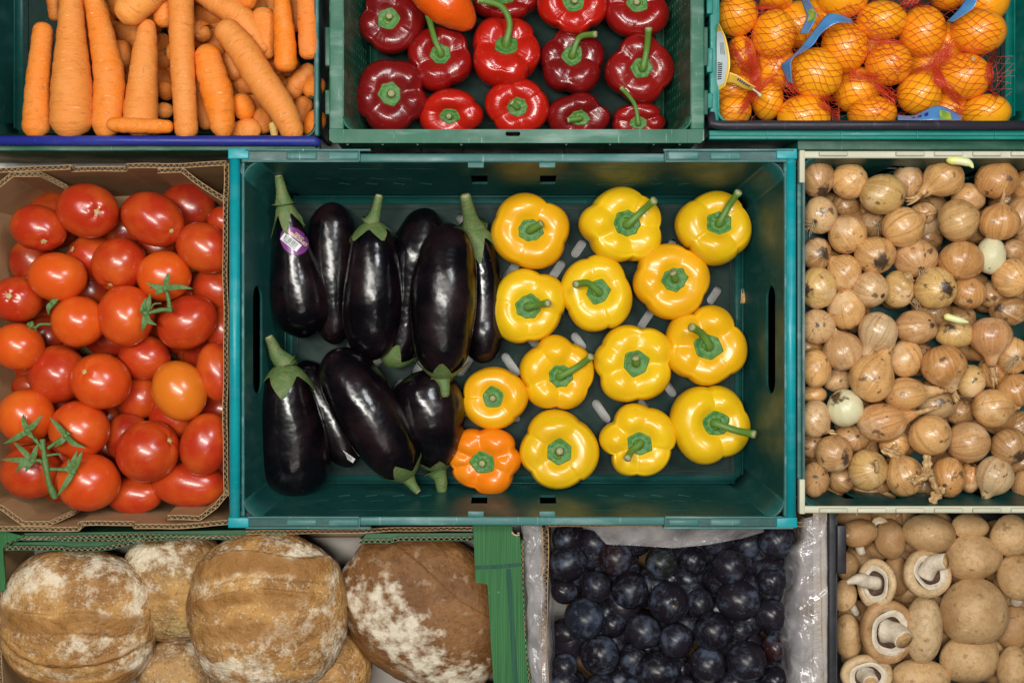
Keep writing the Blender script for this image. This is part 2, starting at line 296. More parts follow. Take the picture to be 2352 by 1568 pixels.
M['labelblue'] = mat('label_blue', (.06, .20, .46), .3, [('O', 40, 3, .4, .7, (.13, .34, .62), .6)], coat=.4)
M['labelyellow'] = mat('label_yellow', (.80, .50, .06), .4, coat=.2)
M['labelgrey'] = mat('label_grey', (.52, .60, .62), .4, coat=.2)
M['labelgreen'] = mat('label_green', (.16, .32, .06), .4, [('O', 120, 2, .4, .6, (.5, .5, .05), .8)])
M['navy'] = mat('navy_ink', (.02, .03, .25), .4)
def film():
    m = bpy.data.materials.new('clear_polythene'); m.use_nodes = True; nt = m.node_tree; N = nt.nodes; K = nt.links
    b = N['Principled BSDF']; b.inputs['Base Color'].default_value = (.60, .56, .56, 1); b.inputs['Roughness'].default_value = .14; b.inputs['Specular IOR Level'].default_value = 1.0
    tc = N.new('ShaderNodeTexCoord'); n = N.new('ShaderNodeTexNoise'); n.inputs['Scale'].default_value = 38; n.inputs['Detail'].default_value = 4; K.new(tc.outputs['Object'], n.inputs['Vector'])
    mr = N.new('ShaderNodeMapRange'); mr.inputs[1].default_value = .35; mr.inputs[2].default_value = .7; mr.inputs[3].default_value = .17; mr.inputs[4].default_value = .42; K.new(n.outputs[0], mr.inputs[0]); K.new(mr.outputs[0], b.inputs['Alpha'])
    n2 = N.new('ShaderNodeTexNoise'); n2.inputs['Scale'].default_value = 22; n2.inputs['Detail'].default_value = 4; n2.inputs['Distortion'].default_value = 1.5; K.new(tc.outputs['Object'], n2.inputs['Vector'])
    bp = N.new('ShaderNodeBump'); bp.inputs['Strength'].default_value = .9; bp.inputs['Distance'].default_value = .006; K.new(n2.outputs[0], bp.inputs['Height']); K.new(bp.outputs[0], b.inputs['Normal'])
    return m
M['film'] = film()
# ------------------------------------------------------------------ labels by landmark
DIRS = ['right of', 'above and right of', 'above', 'above and left of', 'left of', 'below and left of', 'below', 'below and right of']
def autolabel(items, noun, maxd=330):
    """items: dicts with x,y, adj, optional lab + lm. Others are told by the nearest landmark."""
    lms = [i for i in items if i.get('lm')]; used = set()
    todo = [i for i in items if not i.get('lab')]
    cand = []
    for it in todo:
        for l in lms:
            if l is it: continue
            dx, dy = it['x'] - l['x'], l['y'] - it['y']; d = math.hypot(dx, dy)
            cand.append((d, id(it), it, l, DIRS[int(round(math.atan2(dy, dx) / (math.pi / 4))) % 8]))
    cand.sort(key=lambda c: (c[0], c[1])); done = {}
    count = {}
    for d, _, it, l, dr in cand:
        if id(it) in done: continue
        k = (l['lm'], dr); n = count.get(k, 0)
        if n >= 2: continue
        count[k] = n + 1; done[id(it)] = 1
        it['lab'] = f"{it['adj']} {noun} {'just' if n == 0 else 'a bit further'} {dr} {l['lm']}"
    for it in todo:
        if not it.get('lab'): it['lab'] = f"{it['adj']} {noun} low in the pile"
# ================================================================== the counter and the crates
TZ = -0.165
V, F = box(-1.1, 1.1, -.85, .85, TZ - .03, TZ)
solo('counter_top', 'pale speckled counter top under the crates', None, G().add(V, F, flat=True), M['table'], (0, 0, 0), kind='structure')
def crate(name, label, rim, zt, depth, taper, mw, mf, mr, rimw, slots=None, rims='NSEW', cr=.016, group=None, sidehole=None, rimmat=None, rimz=None, perf=None, cover=.0):
    """open plastic crate; rim = inner rim rectangle in the photograph, zt its height"""
    a = P(rim[0], rim[1], zt); b = P(rim[2], rim[3], zt); X0, X1, Y0, Y1 = a[0], b[0], b[1], a[1]
    cx, cy = (X0 + X1) / 2, (Y0 + Y1) / 2; W, Hh = (X1 - X0) / 2, (Y1 - Y0) / 2; zb = zt - depth
    t = thing(name, label, 'crate', (cx, cy, zb - .012), group)
    o = np.array([cx, cy, zb - .012]); th = .0026
    def pt(g): return sub(g, o)
    # floor
    fh = slots['floor'](W - taper, Hh - taper) if slots and 'floor' in slots else []
    V, F = plate(rect(0, 0, 2 * (W - taper), 2 * (Hh - taper)), fh, .007 if slots else th, lambda v: v + [cx, cy, zb - (.0022 if slots else 0)])
    g = G().add(V, F, flat=True)
    part('floor_panel', pt(g), mf, t)
    g = G()   # raised lip round the floor
    for x0, x1, y0, y1 in ((-W + taper + .012, W - taper - .012, -Hh + taper + .012, -Hh + taper + .0135), (-W + taper + .012, W - taper - .012, Hh - taper - .0135, Hh - taper - .012),
                           (-W + taper + .012, -W + taper + .0135, -Hh + taper + .014, Hh - taper - .014), (W - taper - .0135, W - taper - .012, -Hh + taper + .014, Hh - taper - .014)):
        V, F = box(cx + x0, cx + x1, cy + y0, cy + y1, zb + .0015, zb + .003); part('floor_lip', pt(G().add(V, F, flat=True)), mf, t)
    sl = math.hypot(depth, taper)
    for side, (nx, ny) in {'N': (0, 1), 'S': (0, -1), 'E': (1, 0), 'W': (-1, 0)}.items():
        half = W if ny else Hh; off = Hh if ny else W
        ht, hb = half - cr, half - taper - cr
        outer = [(-hb, 0), (hb, 0), (ht, sl), (-ht, sl)]
        holes = slots.get(side, lambda *k: [])(ht, sl) if slots else []
        eu = np.array([1., 0, 0]) if ny else np.array([0, 1., 0])
        nrm = np.array([nx, ny, 0.]); ev = (nrm * taper + np.array([0, 0, depth])) / sl; en = nrm * depth / sl - np.array([0, 0, 1]) * taper / sl
        base = np.array([cx, cy, zb]) + nrm * (off - taper)
        V, F = plate(outer, holes, th, lambda v: base + v[:, :1] * eu + v[:, 1:2] * ev + (v[:, 2:] + th / 2) * en)
        part('side_wall', pt(G().add(V, F, flat=True)), mw, t)
    g = G()
    for sx in (-1, 1):
        for sy in (-1, 1):
            def fn(u, v, sx=sx, sy=sy):
                an = u * math.pi / 2; r = cr
                X = sx * (W - cr - taper * (1 - v) + np.cos(an) * r); Y = sy * (Hh - cr - taper * (1 - v) + np.sin(an) * r)
                return np.stack([cx + X, cy + Y, zb + v * depth], 1)
            V, F, U = sheet(8, 5, fn, .0026 * (1 if sx * sy < 0 else -1)); part('corner', pt(G().add(V, F)), mw, t)
    g = G()   # rounded foot where wall meets floor
    rw = .008
    for ax, hl, off in ((0, W - taper, Hh - taper), (1, Hh - taper, W - taper)):
        for sg in (-1, 1):
            def fn(u, v, ax=ax, hl=hl, off=off, sg=sg):
                an = v * math.pi / 2; d = off - rw + np.sin(an) * rw; z = zb + .0016 + rw - np.cos(an) * rw; l = (u * 2 - 1) * (hl - .002)
                return np.stack([cx + l, cy + sg * d, z], 1) if ax == 0 else np.stack([cx + sg * d, cy + l, z], 1)
            V, F, U = sheet(3, 6, fn, .001 * (1 if (sg > 0) ^ (ax == 1) else -1)); part('wall_foot', pt(G().add(V, F)), mw, t)
    # rims
    if slots:
        for (x0, x1, y0, y1) in ((X0, X1, Y1 - taper + .004, Y1 + .004), (X0, X1, Y0 - .004, Y0 + taper - .004), (X1 - taper + .004, X1 + .004, Y0, Y1), (X0 - .004, X0 + taper - .004, Y0, Y1)):
            V, F = box(x0, x1, y0, y1, zb - .0085, zb - .0062); part('shade_strip', pt(G().add(V, F, flat=True)), M['void'], t)  # added strip below the wall, painted black as shade seen through the holes
    rn, rs, re, rw_ = [L(v, zt) for v in rimw]; hz = .012
    spec = {'N': (X0 - rw_ * .98, X1 + re * .98, Y1, Y1 + rn), 'S': (X0 - rw_ * .98, X1 + re * .98, Y0 - rs, Y0), 'E': (X1, X1 + re, Y0, Y1), 'W': (X0 - rw_, X0, Y0, Y1)}
    for k in rims:
        x0, x1, y0, y1 = spec[k]; sk = min(.105, depth * .8)
        V, F = box(x0, x1, y0, y1, zt - hz, zt + (.001 if k in 'NS' else 0), .0018, 2)
        part('rim', pt(G().add(V, F)), (rimmat or {}).get(k, mr), t)
        # hanging skirt of the rim; slotted crates have shade painted black on end skirts
        if k in 'NS': V, F = box(x0 + .004, x1 - .004, (y0 + y1) / 2 - .002, (y0 + y1) / 2 + .002, zt - sk, zt - hz)
        else: V, F = box((x0 + x1) / 2 - .002, (x0 + x1) / 2 + .002, y0 + .004, y1 - .004, zt - sk, zt - hz)
        part('rim_skirt', pt(G().add(V, F, flat=True)), M['void'] if slots and k in 'EW' else mw, t)
    return t, o, (X0, X1, Y0, Y1, zb)
# ---- centre crate
def cfloor(W, Hh):
    hs = []; px = L(113); py = L(116)
    for i in range(-5, 6):
        for j in range(-3, 3):
            x = (i) * px + L(-8); y = (j + .5) * py + L(-5)
            if abs(x) > W - .03 or abs(y) > Hh - .03: continue
            s = 1 if (x > 0) == (y > 0) else -1
            if abs(x) < .02 : s = 1 if y > 0 else -1
            hs.append(pill(x, y, .031, .0098, s * R(56), 5))
            if abs(x + px / 2) < W - .03 and abs(y + py * .5) < Hh - .05: hs.append(pill(x + px / 2, y + py * .5 , .024, .0100, s * R(56), 5))
    return hs
def clong(flip):
    def f(ht, sl):
        hs = []
        for xo in (1093, 1257): x = (xo - 1176) * S; hs.append([(x - .0085, sl - .076), (x + .0085, sl - .076), (x + .0090, sl - .046), (x - .0090, sl - .046)])
        for sgn in (-1, 1):
            for i in range(4):
                x = sgn * (.098 + i * .030); hs.append(pill(x, sl - .074, .015, .0042, sgn * R(24) * (1), 3))
                hs.append(pill(x * 1.0 + sgn * .022, sl - .056, .015, .0014, sgn * R(16), 3))
            for i in range(2): hs.append(pill(sgn * (.105 + i * .060), sl - .022, .046, .0012, 0, 2))
        return hs
    return f
def cshort(ht, sl): return [pill(0, sl - .037, L(255), .027, 0, 8)]
t, o, ext = crate('vegetable_crate', 'dark teal crate with turquoise end rails holding aubergines and yellow peppers', (562, 373, 1800, 1186), 0, .125, .024,
    M['teal'], M['tealfloor'], M['tealrim'], (20, 20, 8, 8), {'floor': cfloor, 'N': clong(0), 'S': clong(1), 'E': cshort, 'W': cshort}, cr=.018)
cc = o
for sx, xa in ((-1, 538), (1, 1817)):
    a = P(xa, 372, 0); b = P(xa, 1186, 0); xx = a[0]
    V, F, U = tube([(xx, a[1] + .004, -.004), (xx, 0, -.004), (xx, b[1] - .004, -.004)], L(13), 20)
    rail = part('end_rail', sub(G().add(V, F, U), cc), M['cyan'], t)
    for y in (P(0, 354, 0)[1], P(0, 1199, 0)[1]):
        V, F = box(min(xx - sx * .016, xx + sx * .006), max(xx - sx * .016, xx + sx * .006), y - .0055, y + .0055, -.010, .0035, .0012)
        part('rail_bracket', sub(G().add(V, F), cc), M['cyan'], t)
# pockets in the long rims: raised thin ribs and recess
for sy, y0, y1 in ((1, 346, 372), (-1, 1187, 1211)):
    for sx, xs in ((-1, (570, 826)), (1, (1527, 1795))):
        g = G(); ya, yb = P(0, y0, 0)[1], P(0, y1, 0)[1]; xa, xb = P(xs[0], 0, 0)[0], P(xs[1], 0, 0)[0]
        inner = yb if sy > 0 else ya
        for (px0, px1, py0, py1) in ((xa, xb, inner - .0008, inner + .0012), (xa - .002, xb + .012, (ya if sy > 0 else yb) - .001, (ya if sy > 0 else yb) + .0012),
                                      ((xb if sx < 0 else xa) - .0008, (xb if sx < 0 else xa) + .0008, yb, ya)):
            V, F = box(px0, px1, py0, py1, -.006, .0045, .0005); part('rim_rib', sub(G().add(V, F), cc), M['tealrim'], t)
        g = G()
        V, F = box(xa + .001, xb - .0012, yb + .0016, ya - .0014, -.002, .0016); g.add(V, F, flat=True)
        part('rim_pocket', sub(g, cc), M['teal'], t)
        for k in range(2):
            x = (xa + xb) / 2 + (k * 2 - 1) * .022 - sx * .02
            V, F = box(x - .016, x + .016, yb + .002, ya - .0018, .0012, .0036, .0015); part('pocket_block', sub(G().add(V, F), cc), M['tealrim'], t)
for y, sg in ((372, -1), (1187, 1)):
    for xo in (1093, 1257):
        p = P(xo, y, 0); V, F = box(p[0] - .0085, p[0] + .0085, min(p[1], p[1] + sg * .006), max(p[1], p[1] + sg * .006), -.006, -.001, .0006)
        part('rim_tab', sub(G().add(V, F), cc), M['tealrim'], t)
# crumbs of husk in the crate
for x, y, l, nm in ((1707, 680, 17, 'dry husk scrap on the crate floor beside the right hand hold'), ):
    V, F, U = sheet(8, 5, lambda u, v: np.stack([(v - .5) * .008 * (1 - .5 * u), (u - .5) * .017, np.sin(u * 5) * .002 + v * v * .003 + .002], 1), .0003)
    solo('husk_scrap', nm, 'husk scrap', G().add(V, F, U), M['husk'], P(x, y, -.118))
# ---- carrot crate
t, o, e = crate('carrot_crate', 'dark green crate with blue front rail full of loose carrots', (-110, -700, 722, 312), 0.0, .13, .022, M['teal'], M['tealfloor'], M['tealrim'], (16, 10, 10, 16), None, rims='EWN', cr=.012)
V, F, U = tube([P(-120, 323, .0), P(300, 323, .0), P(722, 324, .0), P(731, 330, -.003)], L(11.5), 20)
part('front_rail', sub(G().add(V, F, U), o), M['blue'], t)
g = G(); a = P(-120, 336, -.01); b = P(734, 346, -.01)
V, F = box(a[0], b[0], b[1], a[1] + .004, -.024, -.009, .001); g.add(V, F); part('front_ledge', sub(g, o), M['greenrim'], t)
V, F = box(a[0], b[0] - .01, b[1] + .001, a[1] + .006, -.12, -.030, .001); part('outer_wall', sub(G().add(V, F), o), M['green'], t)
# ---- red pepper crate
def perfwall(ht, sl):
    return [pill(x, v, .005, .005, 0, 3) for v in np.arange(.03, sl - .02, .0115) for x in np.arange(-ht + .02, ht - .02, .0115)]
t, o, e = crate('pepper_crate', 'worn green perforated crate with pale rim full of red peppers', (790, -560, 1586, 298), .012, .135, .015, M['green'], M['tealfloor'], M['greenrim'], (24, 29, 32, 34), {'E': perfwall, 'W': perfwall}, rims='NEW', cr=.014)
zt = .012; a = P(757, 298, zt); b = P(1617, 329, zt)
slot = pill((P(1178, 0, zt)[0] - (a[0] + b[0]) / 2), P(0, 308, zt)[1] - (a[1] + b[1]) / 2, L(34), L(12), 0, 6)
hw, hh = (b[0] - a[0]) / 2, (a[1] - b[1]) / 2
mid = (a + b) / 2
V, F = plate([(-hw, -hh + .003), (-hw + .004, -hh), (hw - .004, -hh), (hw, -hh + .003), (hw, hh), (-hw, hh)], [slot], .006, lambda v: v + [mid[0], mid[1], zt - .001])
part('front_rim', sub(G().add(V, F, flat=True), o), M['greenrim'], t)
g = G()
for x in (790, 905, 1430, 1542, 1580):
    p = P(x, 313, zt); V, F = box(p[0] - .0006, p[0] + .0006, mid[1] - hh + .0005, mid[1] + hh - .0005, zt + .001, zt + .0028); part('rim_rib', sub(G().add(V, F, flat=True), o), M['greenrim'], t)
V, F = box(a[0] + .006, b[0] - .006, mid[1] - hh + .002, mid[1] + hh * .2, -.10, zt - .0042, .001); part('outer_wall', sub(G().add(V, F), o), M['green'], t)
g = G()
for x in (800, 880, 960, 1060, 1300, 1400, 1500, 1560):
    p = P(x, 330, 0); V, F = box(p[0] - .001, p[0] + .001, mid[1] - hh - .0012, mid[1] - hh + .003, -.06, zt - .006); part('outer_rib', sub(G().add(V, F, flat=True), o), M['green'], t)
for sx, x in ((-1, 757), (1, 1614)):    # stepped lugs on the long sides
    for ya, yb in ((60, 150), (205, 262)):
        p0, p1 = P(x - 3 if sx < 0 else x - 5, ya, .012), P(x + 6 if sx < 0 else x + 5, yb, .012)
        V, F = box(p0[0] - (.004 if sx < 0 else 0), p1[0] + (.004 if sx > 0 else 0), p1[1], p0[1], -.02, .008, .001); part('side_lug', sub(G().add(V, F), o), M['green'], t)
# ---- orange crate
t, o, e = crate('orange_crate', 'bright teal crate with black front rail holding netted oranges', (1652, -700, 2470, 278), .0, .13, .020, M['mint'], M['tealfloor'], M['mint'], (16, 10, 26, 22), None, rims='NEW', cr=.012)
V, F, U = tube([P(1634, 262, -.004), P(1636, 285, 0), P(1660, 288, 0), P(2000, 288, 0), P(2480, 289, 0)], L(11), 18)
part('front_rail', sub(G().add(V, F, U), o), M['black'], t)
a = P(1628, 300, -.008); b = P(2480, 321, -.008)
V, F = box(a[0], b[0], b[1], a[1], -.02, -.006, .0012); part('front_ledge', sub(G().add(V, F), o), M['mint'], t)
g = G(); V, F = box(a[0], b[0], b[1] + .0035, b[1] + .0047, -.006, -.0035, .0004); part('rim_rib', sub(G().add(V, F), o), M['mint'], t)
for x in (1765, 1935, 2110, 2290): p = P(x, 0, 0); V, F = box(p[0] - .0006, p[0] + .0006, b[1] + .001, a[1] - .001, -.006, -.0045); part('rim_rib', sub(G().add(V, F, flat=True), o), M['mint'], t)
V, F = box(a[0] + .004, b[0], b[1] + .003, a[1], -.13, -.02, .001); part('outer_wall', sub(G().add(V, F), o), M['teal'], t)
for ya, yb in ((0, 34), (112, 168), (215, 250)):
    p0, p1 = P(1622, ya, 0), P(1636, yb, 0); V, F = box(p0[0], p1[0], p1[1], p0[1], -.016, .004, .001); part('side_lug', sub(G().add(V, F), o), M['mint'], t)
# ---- onion crate
def ofl(W, Hh):
    return [[(x, -Hh + .006), (x + .022, -Hh + .006), (x + .009, -Hh + .034), (x - .011, -Hh + .034)] for x in np.arange(-W + .02, W - .04, .044)]
def owall(ht, sl): return [[(x - .007, .03), (x + .009, .03), (x + .024, sl - .03), (x + .008, sl - .03)] for x in np.arange(-ht + .03, ht - .04, .05)]
t, o, e = crate('onion_crate', 'dark teal crate with worn cream rim full of brown onions', (1849, 364, 2700, 1161), .0, .115, .016, M['teal'], M['teal'], M['cream'], (17, 17, 10, 8), {'floor': ofl, 'N': owall, 'S': owall}, rims='NSE', cr=.012)
g = G()
for y in (354, 1171):
    for x in np.arange(1880, 2640, 88):
        if 1900 < x < 2040 and y < 400: continue
        p = P(x, y, 0); V, F = box(p[0], p[0] + L(66), p[1] - L(5.5), p[1] + L(5.5), 0, .0042, .0016); part('rim_block', sub(G().add(V, F), o), M['cream'], t)
for ya, yb in ((345, 420), (1100, 1180)):
    p0, p1 = P(1836, ya, 0), P(1849, yb, 0); V, F = box(p0[0], p1[0], p1[1], p0[1], -.012, .0012, .0012); part('rim_corner', sub(G().add(V, F), o), M['cream'], t)
p0, p1 = P(1834, 420, 0), P(1845, 1100, 0); V, F = box(p0[0], p1[0], p1[1], p0[1], -.016, -.006, .001); part('side_rim', sub(G().add(V, F), o), M['tealrim'], t)
a = P(1833, 323, -.02); b = P(2700, 344, -.02)
V, F = box(a[0], b[0], b[1], a[1] + .008, -.14, -.022, .001); part('outer_flange', sub(G().add(V, F), o), M['green'], t)
# ---- mushroom crate
t, o, e = crate('mushroom_crate', 'black plastic crate full of brown mushrooms', (1923, 1168, 2640, 1800), -.02, .12, .008, M['blackcr'], M['blackcr'], M['blackcr'], (8, 8, 8, 20), None, rims='NSEW', cr=.008)
p0, p1 = P(1921, 1205, -.018), P(1942, 1316, -.018); V, F = box(p0[0], p1[0], p1[1], p0[1], -.03, -.014, .001); part('corner_tab', sub(G().add(V, F), o), M['blackcr'], t)
# ================================================================== cardboard
def corr(top, bot, thick=.0045, pitch=.0062, step=.0011, fl=True, drop=.0):
    """corrugated board standing along a polyline; returns liner geometry and flute geometry"""
    top = np.asarray(top, float); bot = np.asarray(bot, float)
    sl = np.r_[0, np.cumsum(np.linalg.norm(np.diff(top, axis=0), axis=1))]; n = max(6, int(sl[-1] / step)); s = np.linspace(0, sl[-1], n)
    T = np.stack([np.interp(s, sl, top[:, i]) for i in range(3)], 1); B = np.stack([np.interp(s, sl, bot[:, i]) for i in range(3)], 1)
    d = np.gradient(T, axis=0); d[:, 2] = 0; d /= np.linalg.norm(d, axis=1)[:, None] + 1e-9
    N = np.stack([-d[:, 1], d[:, 0], 0 * d[:, 0]], 1)
    # board waviness, wear
    wob = (np.sin(s * 90) * .0003 + np.sin(s * 37 + 1) * .0006)[:, None] * N; T = T + wob; B = B + wob
    T[:, 2] += np.sin(s * 230) * .0003 + np.sin(s * 71) * .0004
    def strip(off, th):
        V = np.vstack([T + N * (off - th / 2), T + N * (off + th / 2), B + N * (off - th / 2), B + N * (off + th / 2)]); F = []
        for i in range(n - 1):
            a, b, c, e_ = i, n + i, 2 * n + i, 3 * n + i
            F += [(a, a + 1, b + 1, b), (a, c, c + 1, a + 1), (b, b + 1, e_ + 1, e_)]
        F += [(0, n, 3 * n, 2 * n), (n - 1, 3 * n - 1, 4 * n - 1, 2 * n - 1)]
        return V, F
    lg = G(); V, F = strip(-thick / 2, .0007); lg.add(V, F, flat=True); V, F = strip(thick / 2, .0007); lg.add(V, F, flat=True)
    fg = G()
    if fl:
        amp = (np.sin(s * 2 * math.pi / pitch) * (thick / 2 - .0006))[:, None]; amp = amp * (1 + .25 * np.sin(s * 53))[:, None]
        Tb = T - np.array([0, 0, .0006]); Bb = Tb * .86 + B * .14
        V = np.vstack([Tb + N * (amp - .00022), Tb + N * (amp + .00022), Bb + N * (amp - .00022), Bb + N * (amp + .00022)]); F = []
        for i in range(n - 1):
            a, b, c, e_ = i, n + i, 2 * n + i, 3 * n + i
            F += [(a, a + 1, b + 1, b), (a, c, c + 1, a + 1), (b, b + 1, e_ + 1, e_)]
        fg.add(V, F, flat=True)
    return lg, fg
def board(parent, o, pts, zt, zb, lean=(0, 0), m='card', name='side_panel', thick=.0045, crushed=False):
    """pts: photo pixels (x, y[, drop]); stands from zt down to zb, foot shifted by lean"""
    top = []; bot = []
    for p in pts:
        z = zt - (p[2] if len(p) > 2 else 0); v = P(p[0], p[1], z); top.append(v); b = v.copy(); b[2] = zb
        b[0] += lean[0]; b[1] += lean[1]; bot.append(b)
    lg, fg = corr(top, bot, thick)
    w_ = part(name, sub(lg, o), M[m], parent)
    part('flute', sub(fg, o), M['cardedge'], w_)
    # pale liner edge
    g = G()
    return w_
TC = np.array([*P(212, 795, -.07)[:2], TZ])
t = thing('tomato_carton', 'brown corrugated cardboard carton with folded corners full of tomatoes', 'carton', TC)
zt = -.012
def Z(g, pts): return [(*q(g, p[0], p[1]), *(p[2:])) for p in pts]
board(t, TC, [(-110, 398), *Z('t', [(0, 205), (545, 177), (552, 200, .010), (968, 200, .010), (974, 176), (1300, 168), (1735, 152)])], zt, TZ + .004, (0, -.012))
board(t, TC, Z('t', [(1730, 150), (1727, 440), (1727, 1000), (1727, 2700)]), zt, TZ + .004, (-.008, 0))
board(t, TC, [*Z('t', [(1207, 215), (1395, 211)]), *Z('t', [(1500, 290), (1728, 436)])], zt - .001, TZ + .03, (-.004, -.010), name='corner_flap')
board(t, TC, [(-60, 480), *Z('t', [(0, 318), (92, 236), (310, 236)]), *Z('t', [(400, 275, .014), (510, 330, .03)])], zt - .001, TZ + .03, (.006, -.010), name='corner_flap')
board(t, TC, [(-58, 470), (-62, 800), (-58, 1170)], zt - .001, TZ + .004, (.018, 0))
board(t, TC, [(-110, 1206), *Z('u', [(0, 1395), (545, 1396), (560, 1362, .008), (930, 1362, .008), (938, 1384), (1200, 1380), (1590, 1352)])], zt, TZ + .004, (0, .012))
board(t, TC, [(-40, 1170), *Z('u', [(0, 1250), (160, 1360), (345, 1360)]), *Z('u', [(430, 1320, .01), (510, 1280, .025)])], zt - .001, TZ + .03, (.006, .012), name='corner_flap')
board(t, TC, Z('u', [(1165, 1322), (1390, 1328), (1500, 1240), (1590, 1130)]), zt - .001, TZ + .03, (-.004, .012), name='corner_flap')
a, b = P(-60, 400, TZ), P(525, 1205, TZ); V, F = box(a[0], b[0], b[1], a[1], TZ + .001, TZ + .005); part('base_panel', sub(G().add(V, F, flat=True), TC), M['card'], t)
# ---- bread carton
BC = np.array([*P(600, 1450, -.1)[:2], TZ]); zt = -.024
t = thing('bread_carton', 'green printed cardboard carton holding round floured loaves', 'carton', BC)
board(t, BC, [(-10, 1232), *Z('e', [(0, 200), (200, 215)]), *Z('e', [(950, 190), (1600, 205), (2352, 196)])], zt - .002, TZ + .004, (0, .002), m='greendark')
board(t, BC, Z('e', [(190, 222), (1000, 226), (1500, 212), (2352, 192)]), zt - .003, TZ + .10, (0, -.002), m='greendark', thick=.0035, name='doubled_edge')
board(t, BC, [*Z('f', [(0, 172), (800, 150), (1860, 135)])], zt + .001, TZ + .10, (0, -.002), m='card', thick=.0035, name='doubled_edge')
board(t, BC, Z('e', [(20, 300), (500, 292), (560, 306), (760, 300), (900, 282), (1150, 226)]), zt - .002, TZ + .08, (0, -.003), m='greendark', name='inner_flap')
board(t, BC, Z('f', [(930, 240), (1180, 238), (1260, 215), (1860, 208)]), zt - .002, TZ + .08, (0, -.003), m='greendark', name='inner_flap')
board(t, BC, [*Z('e', [(20, 300), (90, 235), (200, 205)])], zt - .002, TZ + .08, (0, -.003), m='greendark', name='inner_flap')
board(t, BC, [(-2, 1240), (0, 1560), (2, 1800)], zt - .01, TZ + .004, (.0, 0), m='card')
def flat_poly(pts, z, th=.003):
    w_ = [P(x, y, z)[:2] for x, y in pts]
    return plate([tuple(p) for p in w_], [], th, lambda v: v + [0, 0, z])
V, F = flat_poly(Z('e', [(-40, 150), (30, 150), (200, 195), (60, 250), (28, 300), (48, 560), (46, 630), (10, 650), (-40, 655)]), zt + .0005); part('top_flap', sub(G().add(V, F, flat=True), BC), M['greencard'], t)
V, F = flat_poly(Z('e', [(200, 170), (2340, 140), (2340, 185), (950, 178), (215, 205)]), zt - .0065); part('top_flap', sub(G().add(V, F, flat=True), BC), M['greendark'], t)
V, F = flat_poly(Z('e', [(60, 245), (1150, 228), (880, 285), (40, 300)]), zt - .012); part('top_flap', sub(G().add(V, F, flat=True), BC), M['greendark'], t)
V, F = flat_poly(Z('f', [(990, 172), (1870, 168), (1862, 205), (1260, 212), (1180, 232), (945, 232)]), zt - .008); part('top_flap', sub(G().add(V, F, flat=True), BC), M['greendark'], t)
cs = Z('f', [(1862, 100), (2180, 100), (2190, 160), (2215, 190), (2250, 195), (2262, 420), (2272, 700), (2285, 1000), (2310, 1300), (2322, 1500), (2330, 1900)]) + Z('f', [(2060, 1900), (2035, 1400), (2012, 1100), (1985, 600), (1975, 585), (1885, 570), (1875, 300)])
V, F = flat_poly(cs, zt + .002, .0042); post = part('corner_post', sub(G().add(V, F, flat=True), BC), M['greencard'], t)
V, F = flat_poly(Z('f', [(1879, 438), (1884, 468), (2080, 462), (2262, 440), (2262, 412), (2100, 428)]), zt + .0046, .0004); part('printed_band', sub(G().add(V, F, flat=True), BC), M['greenband'], post)
V, F = flat_poly(Z('f', [(2135, 466), (2175, 462), (2205, 900), (2245, 1600), (2205, 1600), (2170, 1000)]), zt + .0046, .0004); part('printed_band', sub(G().add(V, F, flat=True), BC), M['greenband'], post)
V, F, U = tube([P(*q('f', x, y), zt + .0042) for x, y in ((2182, 160), (2200, 182), (2225, 190), (2245, 184), (2244, 172), (2228, 170))], .0010, 6); part('torn_edge', sub(G().add(V, F, U), BC), M['cardedge'], post)
board(t, BC, Z('f', [(2266, 230), (2262, 420), (2276, 700), (2292, 1000), (2316, 1300), (2330, 1500), (2340, 1900)]), zt + .003, TZ + .004, (0, 0), m='greencard', thick=.0025)
a, b = P(-10, 1225, TZ), P(1215, 1850, TZ); V, F = box(a[0], b[0], b[1], a[1], TZ + .001, TZ + .004); part('base_panel', sub(G().add(V, F, flat=True), BC), M['card'], t)
V, F, U = sheet(60, 30, lambda u, v: np.stack([a[0] + u * (b[0] - a[0]), b[1] + v * (a[1] - b[1]), TZ + .030 + noise(np.stack([u * 3, v * 2, u * 0], 1), 4, 5) * .004], 1), .0003)
solo('lining_paper', 'grey brown creased paper lining under the loaves', 'paper', sub(G().add(V, F, U), BC), M['paper'], BC)
# ---- plum carton and its liner bag
PC = np.array([*P(1600, 1450, -.1)[:2], TZ]); zt = -.026
t = thing('plum_carton', 'kraft cardboard carton lined with clear plastic, full of plums', 'carton', PC)
board(t, PC, Z('p', [(205, 170), (210, 500), (205, 800), (200, 1000), (215, 1700)]), zt, TZ + .004, (.006, 0), thick=.006)
board(t, PC, Z('p', [(2130, 100), (2145, 500), (2155, 900), (2160, 1280), (2165, 1700)]), zt, TZ + .004, (-.006, 0), thick=.014)
board(t, PC, Z('p', [(210, 150), (1100, 140), (2140, 140)]), zt - .004, TZ + .004, (0, -.004))
a, b = P(1300, 1200, TZ), P(1960, 1800, TZ); V, F = box(a[0], b[0], b[1], a[1], TZ + .001, TZ + .005); part('base_panel', sub(G().add(V, F, flat=True), PC), M['card'], t)
V, F = flat_poly(Z('p', [(2130, 60), (2250, 60), (2262, 1700), (2140, 1700)]), zt - .004, .003); part('folded_edge', sub(G().add(V, F, flat=True), PC), M['kraftpale'], t)
bag = thing('plastic_liner', 'crumpled clear plastic liner bag folded over the plum carton walls', 'plastic bag', PC)
